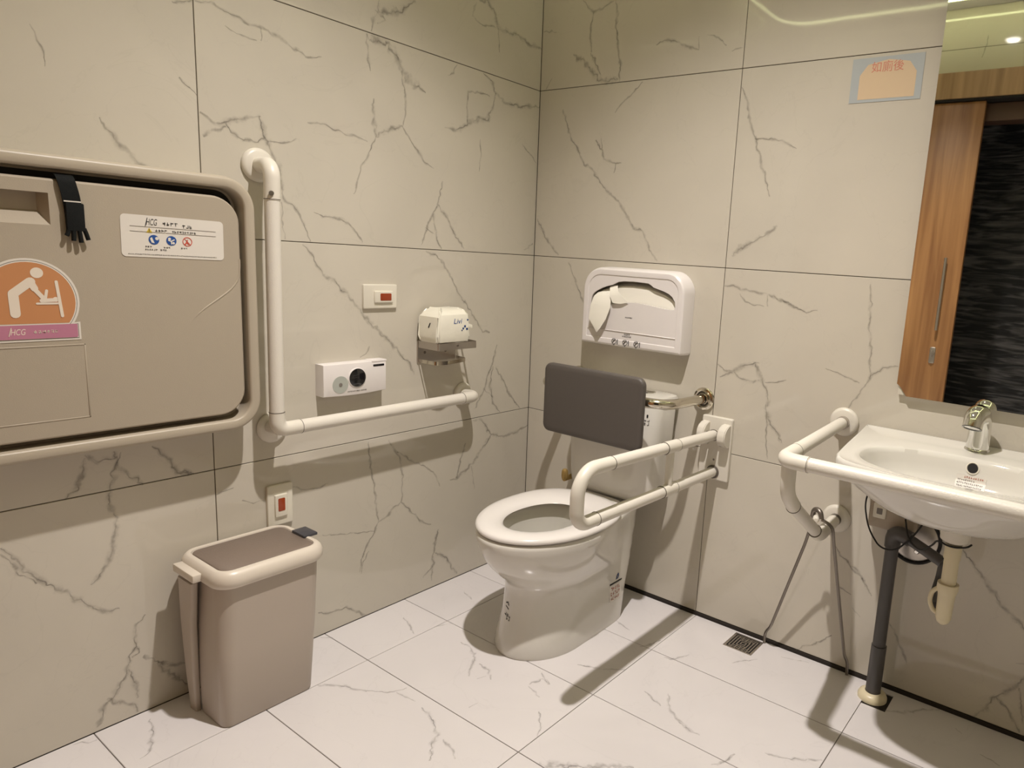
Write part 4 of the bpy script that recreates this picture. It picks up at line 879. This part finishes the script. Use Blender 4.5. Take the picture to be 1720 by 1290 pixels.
# sensor box, plate and cables on the wall
t = thing('tap_control_box', 'small beige tap sensor box on the wall under the basin', 'control box', (1.425, 0, .50))
finish('box_case', plate(B(), onB, 1.372, .498, 1.500, .612, .006, .0005, .048, .004, 4), mat('beige_box', (.42, .35, .27), .45), t)
finish('box_lid', plate(B(), onB, 1.384, .528, 1.420, .572, .004, .047, .052, .002, 4), M_cream, t)
finish('lid_emblem', plate(B(), onB, 1.394, .540, 1.410, .558, .002, .0515, .0525, .0005, 3), M_greyink, t)
finish('cable_plug', tube(B(), [(1.470, -.060, .590), (1.478, -.075, .555)], .0065, 12), mat('yellow_plug', (.62, .36, .05), .5), t)
t = thing('wall_hole_plate', 'round steel cover plate with black ring on the wall behind the waste pipe', 'cover plate', (1.492, 0, .42))
finish('cover_disc', lathe(B(), (1.494, 0, .478), (0, -1, 0), [(.0005, .068), (.004, .067), (.012, .05), (.014, 0)], 40), M_brushed, t)
pts = [(1.494+.070*math.cos(2*math.pi*k/40), -.006, .478+.070*math.sin(2*math.pi*k/40)) for k in range(41)]
finish('rubber_ring', tube(B(), pts, .0045, 10), M_black, t)
finish('cover_nut', lathe(B(), (1.508, -.012, .448), (0, -1, 0), [(0, .009), (.006, .008), (.010, .005), (.0105, 0)], 12), M_chrome, t)
cb = tube(B(), fillet([(1.366, -.053, .604), (1.360, -.056, .560), (1.384, -.080, .500), (1.428, -.105, .462), (1.470, -.108, .468), (1.510, -.110, .520), (1.530, -.10, .565)], .03, 6), .0024, 8)
tag(finish('cable', cb, M_black), 'thin black cable looping round the grey pipe from the sensor box', 'cable')
cb = tube(B(), fillet([(1.478, -.075, .552), (1.500, -.120, .512), (1.545, -.180, .512), (1.582, -.235, .560), (1.592, -.262, .5835), (1.629, -.287, .5815), (1.660, -.268, .5845), (1.666, -.245, .586)], .03, 6), .0024, 8)
tag(finish('cable', cb, M_black), 'black cable running from the yellow plug to the basin drain cup', 'cable')

# ------------------------------------------------------------------ rail round the basin
t = thing('basin_grab_rail', 'white tubular grab rail running round the front of the wash basin', 'grab bar', (1.62, 0, .44))
XL, XRr, YF, ZR = 1.281, 1.963, -.524, .7725
for sgn, X0, Xw, Xw2 in ((1, XL, 1.258, 1.270), (-1, XRr, 1.986, 1.974)):
    flange(t, (Xw, 0, .776), (0, -1, 0), .043); flange(t, (Xw2, 0, .478), (0, -1, 0), .043)
    finish('steel_collar', tube(B(), [(Xw, -.012, .776), (Xw+.002*sgn, -.035, .776)], .0190, 24), M_brushed, t)
    finish('steel_collar', tube(B(), [(Xw2, -.012, .478), (Xw2, -.034, .478)], .0180, 24), M_darkst, t)
    finish('side_tube', tube(B(), [(Xw+.001*sgn, -.030, .776), (X0-.004*sgn, -.43, ZR+.001)], .0172, 24), M_nylon, t)
    finish('corner_joint', tube(B(), fillet([(X0-.005*sgn, -.41, ZR+.001), (X0, YF, ZR), (X0+.065*sgn, YF, ZR)], .03, 8), .0188, 24), M_nylon2, t)
    finish('drop_joint', tube(B(), fillet([(X0+.010*sgn, YF+.02, ZR-.005), (X0+.010*sgn, YF+.025, .685), (X0+.008*sgn, -.438, .636)], .03, 8), .0180, 24), M_nylon2, t)
    finish('drop_tube', tube(B(), [(X0+.008*sgn, -.442, .638), (X0+.002*sgn, -.225, .505)], .0165, 24), M_nylon, t)
    finish('lower_elbow', tube(B(), fillet([(X0+.002*sgn, -.235, .510), (X0-.002*sgn, -.180, .478), (Xw2, -.032, .478)], .04, 8), .0180, 24), M_nylon2, t)
    for p, ax in (((X0-.004*sgn, -.432, ZR+.001), (0, 1, 0)), ((X0+.063*sgn, YF, ZR), (1, 0, 0)), ((X0+.008*sgn, -.440, .637), (0, .85, -.53)), ((X0+.002*sgn, -.236, .511), (0, .85, -.53))):
        finish('joint_ring', lathe(B(), p, ax, [(-.0007, .013), (-.0007, .0190), (.0007, .0190), (.0007, .013)], 24), M_seam, t)
finish('front_tube', tube(B(), [(XL+.06, YF, ZR), (XRr-.06, YF, ZR)], .0172, 24), M_nylon, t)

# ------------------------------------------------------------------ mirror
t = thing('mirror', 'large frameless wall mirror above the basin with a chipped lower corner', 'mirror', (1.70, 0, .882))
MX0, MX1, MZ0, MZ1 = 1.395, 2.02, .880, 2.25
out = [(MX0+.028, MZ0+.002), (MX1, MZ0), (MX1, MZ1), (MX0, MZ1), (MX0, MZ0+.034), (MX0+.010, MZ0+.026), (MX0+.022, MZ0+.010)]
bm = B(); a = [bm.verts.new(onB(u, v, .0195)) for u, v in out]; bm.faces.new(a); finish('glass', bm, M_mirror, t, 0)
bm = B(); n = len(out); a = [bm.verts.new(onB(u, v, .0193)) for u, v in out]; b = [bm.verts.new(onB(u, v, .0145)) for u, v in out]
bm.faces.new(a); bm.faces.new(b)
for k in range(n): bm.faces.new((a[k], a[(k+1) % n], b[(k+1) % n], b[k]))
finish('glass_edge', bm, mat('mirror_edge', (.10, .07, .05), .4), t, 0)
bm = B(); bk = [(MX0+.004, MZ0+.004), (MX1-.004, MZ0+.004), (MX1-.004, MZ1-.004), (MX0+.004, MZ1-.004)]
flatpoly(bm, onB, bk, .0005, .0138); finish('backing_board', bm, mat('pale_board', (.60, .56, .47), .6), t, 0)

# notice sticker on the back wall (its lower part is not legible in the photo)
t = thing('wall_notice', 'small colourful printed notice on the back wall left of the mirror top', 'notice', (1.26, 0, 1.67))
finish('notice_sheet', flatpoly(B(), onB, [(1.162, 1.674), (1.352, 1.674), (1.352, 1.790), (1.162, 1.790)], .0003, .0008), mat('notice_grey', (.42, .45, .46), .4), t, 0)
finish('notice_panel', flatpoly(B(), onB, [(1.185, 1.682), (1.335, 1.682), (1.335, 1.745), (1.315, 1.772), (1.26, 1.782), (1.205, 1.772), (1.185, 1.745)], .0012, .0002), mat('notice_peach', (.66, .50, .33), .4), t, 0)
bm = text_bm('如廁後', .030, onB, 1.258, 1.762, .0016, 0, .085); finish('notice_text', bm, M_redsoft, t, 0)

# ------------------------------------------------------------------ floor drain
t = thing('floor_drain', 'square patterned metal floor drain by the back wall', 'drain', (1.038, -.063, -.004))
X0, Y0_, X1, Y1_ = DR
finish('drain_pan', box(B(), (X0+.0005, Y0_+.0005, -.0046), (X1-.0005, Y1_-.0005, -.0038)), M_black, t)
bm = B()
def frm(i0, i1, z0=-.0037, z1=-.0004):
    for a, b in (((X0+i0, Y0_+i0), (X1-i0, Y0_+i1)), ((X0+i0, Y1_-i1), (X1-i0, Y1_-i0)), ((X0+i0, Y0_+i1), (X0+i1, Y1_-i1)), ((X1-i1, Y0_+i1), (X1-i0, Y1_-i1))):
        box(bm, (a[0], a[1], z0), (b[0], b[1], z1))
frm(.0006, .008); finish('drain_frame', bm, M_brushed, t, 0)
bm = B()
for k in range(4): frm(.0125+k*.0093, .0165+k*.0093)
for k in range(5):
    x = X0+.022+k*.0135; box(bm, (x, Y0_+.009, -.0037), (x+.003, Y0_+.036, -.0008)); box(bm, (x, Y1_-.036, -.0037), (x+.003, Y1_-.009, -.0008))
finish('drain_grate', bm, M_brushed, t, 0)

# ------------------------------------------------------------------ long tongs hung over the rail stub
t = thing('metal_tongs', 'thin long-legged metal tongs leaning on the rail below the basin corner', 'tongs', (1.27, -.02, 0))
ap = Vector((1.266, -.192, .545))
def leg(pts, w0):
    P = fillet(pts, .02, 4); R = []
    for i, p in enumerate(P):
        a = P[max(i-1, 0)]; b = P[min(i+1, len(P)-1)]; tg = (b-a).normalized(); s_ = tg.cross(Vector((0, 1, 0))).normalized()*w0; n_ = tg.cross(s_).normalized()*.0022
        R.append([p+s_+n_, p+s_*.4+n_*1.9, p-s_*.4+n_*1.9, p-s_+n_, p-s_-n_, p+s_-n_])
    return loft(B(), R)
finish('leg', leg([(1.240, -.124, .508), (1.216, -.100, .413), (1.115, -.040, .080), (1.090, -.018, .040), (1.089, -.012, .0015)], .0042), M_darkst, t)
finish('leg', leg([(1.268, -.140, .512), (1.302, -.138, .500), (1.306, -.134, .465), (1.352, -.034, .070), (1.360, -.018, .045), (1.3615, -.014, .0015)], .0042), M_darkst, t)
finish('hinge_cap', tube(B(), fillet([(1.236, -.124, .502), (1.240, -.128, .535), (1.262, -.138, .535), (1.268, -.142, .514)], .018, 6), .0075, 14), M_darkst, t)
finish('hinge_knob', lathe(B(), (1.252, -.138, .512), (.3, -1, 0), [(0, .0095), (.016, .0090), (.021, .006), (.022, 0)], 16), M_nylon2, t)

# ------------------------------------------------------------------ waste bin
t = thing('waste_bin', 'taupe plastic waste bin with cream lid rim against the left wall', 'bin', (.14, -1.18, 0))
def br(x0, y0, x1, y1, r, z, n=7): return [Vector((x, y, z)) for x, y in rrect(x0, y0, x1, y1, r, n)]
b_r = [br(.095, -1.303, .222, -1.070, .022, .0005), br(.091, -1.306, .225, -1.067, .026, .006), br(.070, -1.306, .232, -1.052, .034, .20), br(.048, -1.304, .237, -1.042, .040, .385)]
finish('body', loft(B(), b_r), M_binbody, t, 50)
rim = []
for i, z in ((.020, .378), (.006, .376), (0, .384), (0, .398), (.004, .408), (.011, .4155), (.018, .418), (.024, .4165), (.026, .411)):
    rim.append(br(.020+i, -1.317+i*.9, .252-i, -1.030-i*.9, max(.052-i, .01), z))
finish('lid_rim', loft(B(), rim, False, True), M_binlid, t, 50)
finish('lid_panel', loft(B(), [br(.048+i, -1.291+i, .224-i, -1.054-i, max(.022-i, .004), z) for i, z in ((0, .4112), (0, .4135), (.0015, .4150))]), M_binpanel, t, 50)
bm = box(B(), (.112, -1.058, .4145), (.172, -1.018, .4225), .002); finish('lid_latch', bm, M_latch, t)
bm = box(B(), (.060, -1.336, .382), (.166, -1.312, .402), .003); finish('lid_handle', bm, M_binlid, t)
# narrow outer shell behind / beside the body, leaning away at the foot
bm = loft(B(), [br(.066, -1.316, .098, -1.302, .004, .0005), br(.064, -1.322, .108, -1.306, .006, .10), br(.064, -1.328, .122, -1.310, .007, .25), br(.072, -1.332, .146, -1.314, .007, .372)])
finish('side_shell', bm, M_binbody, t, 50)
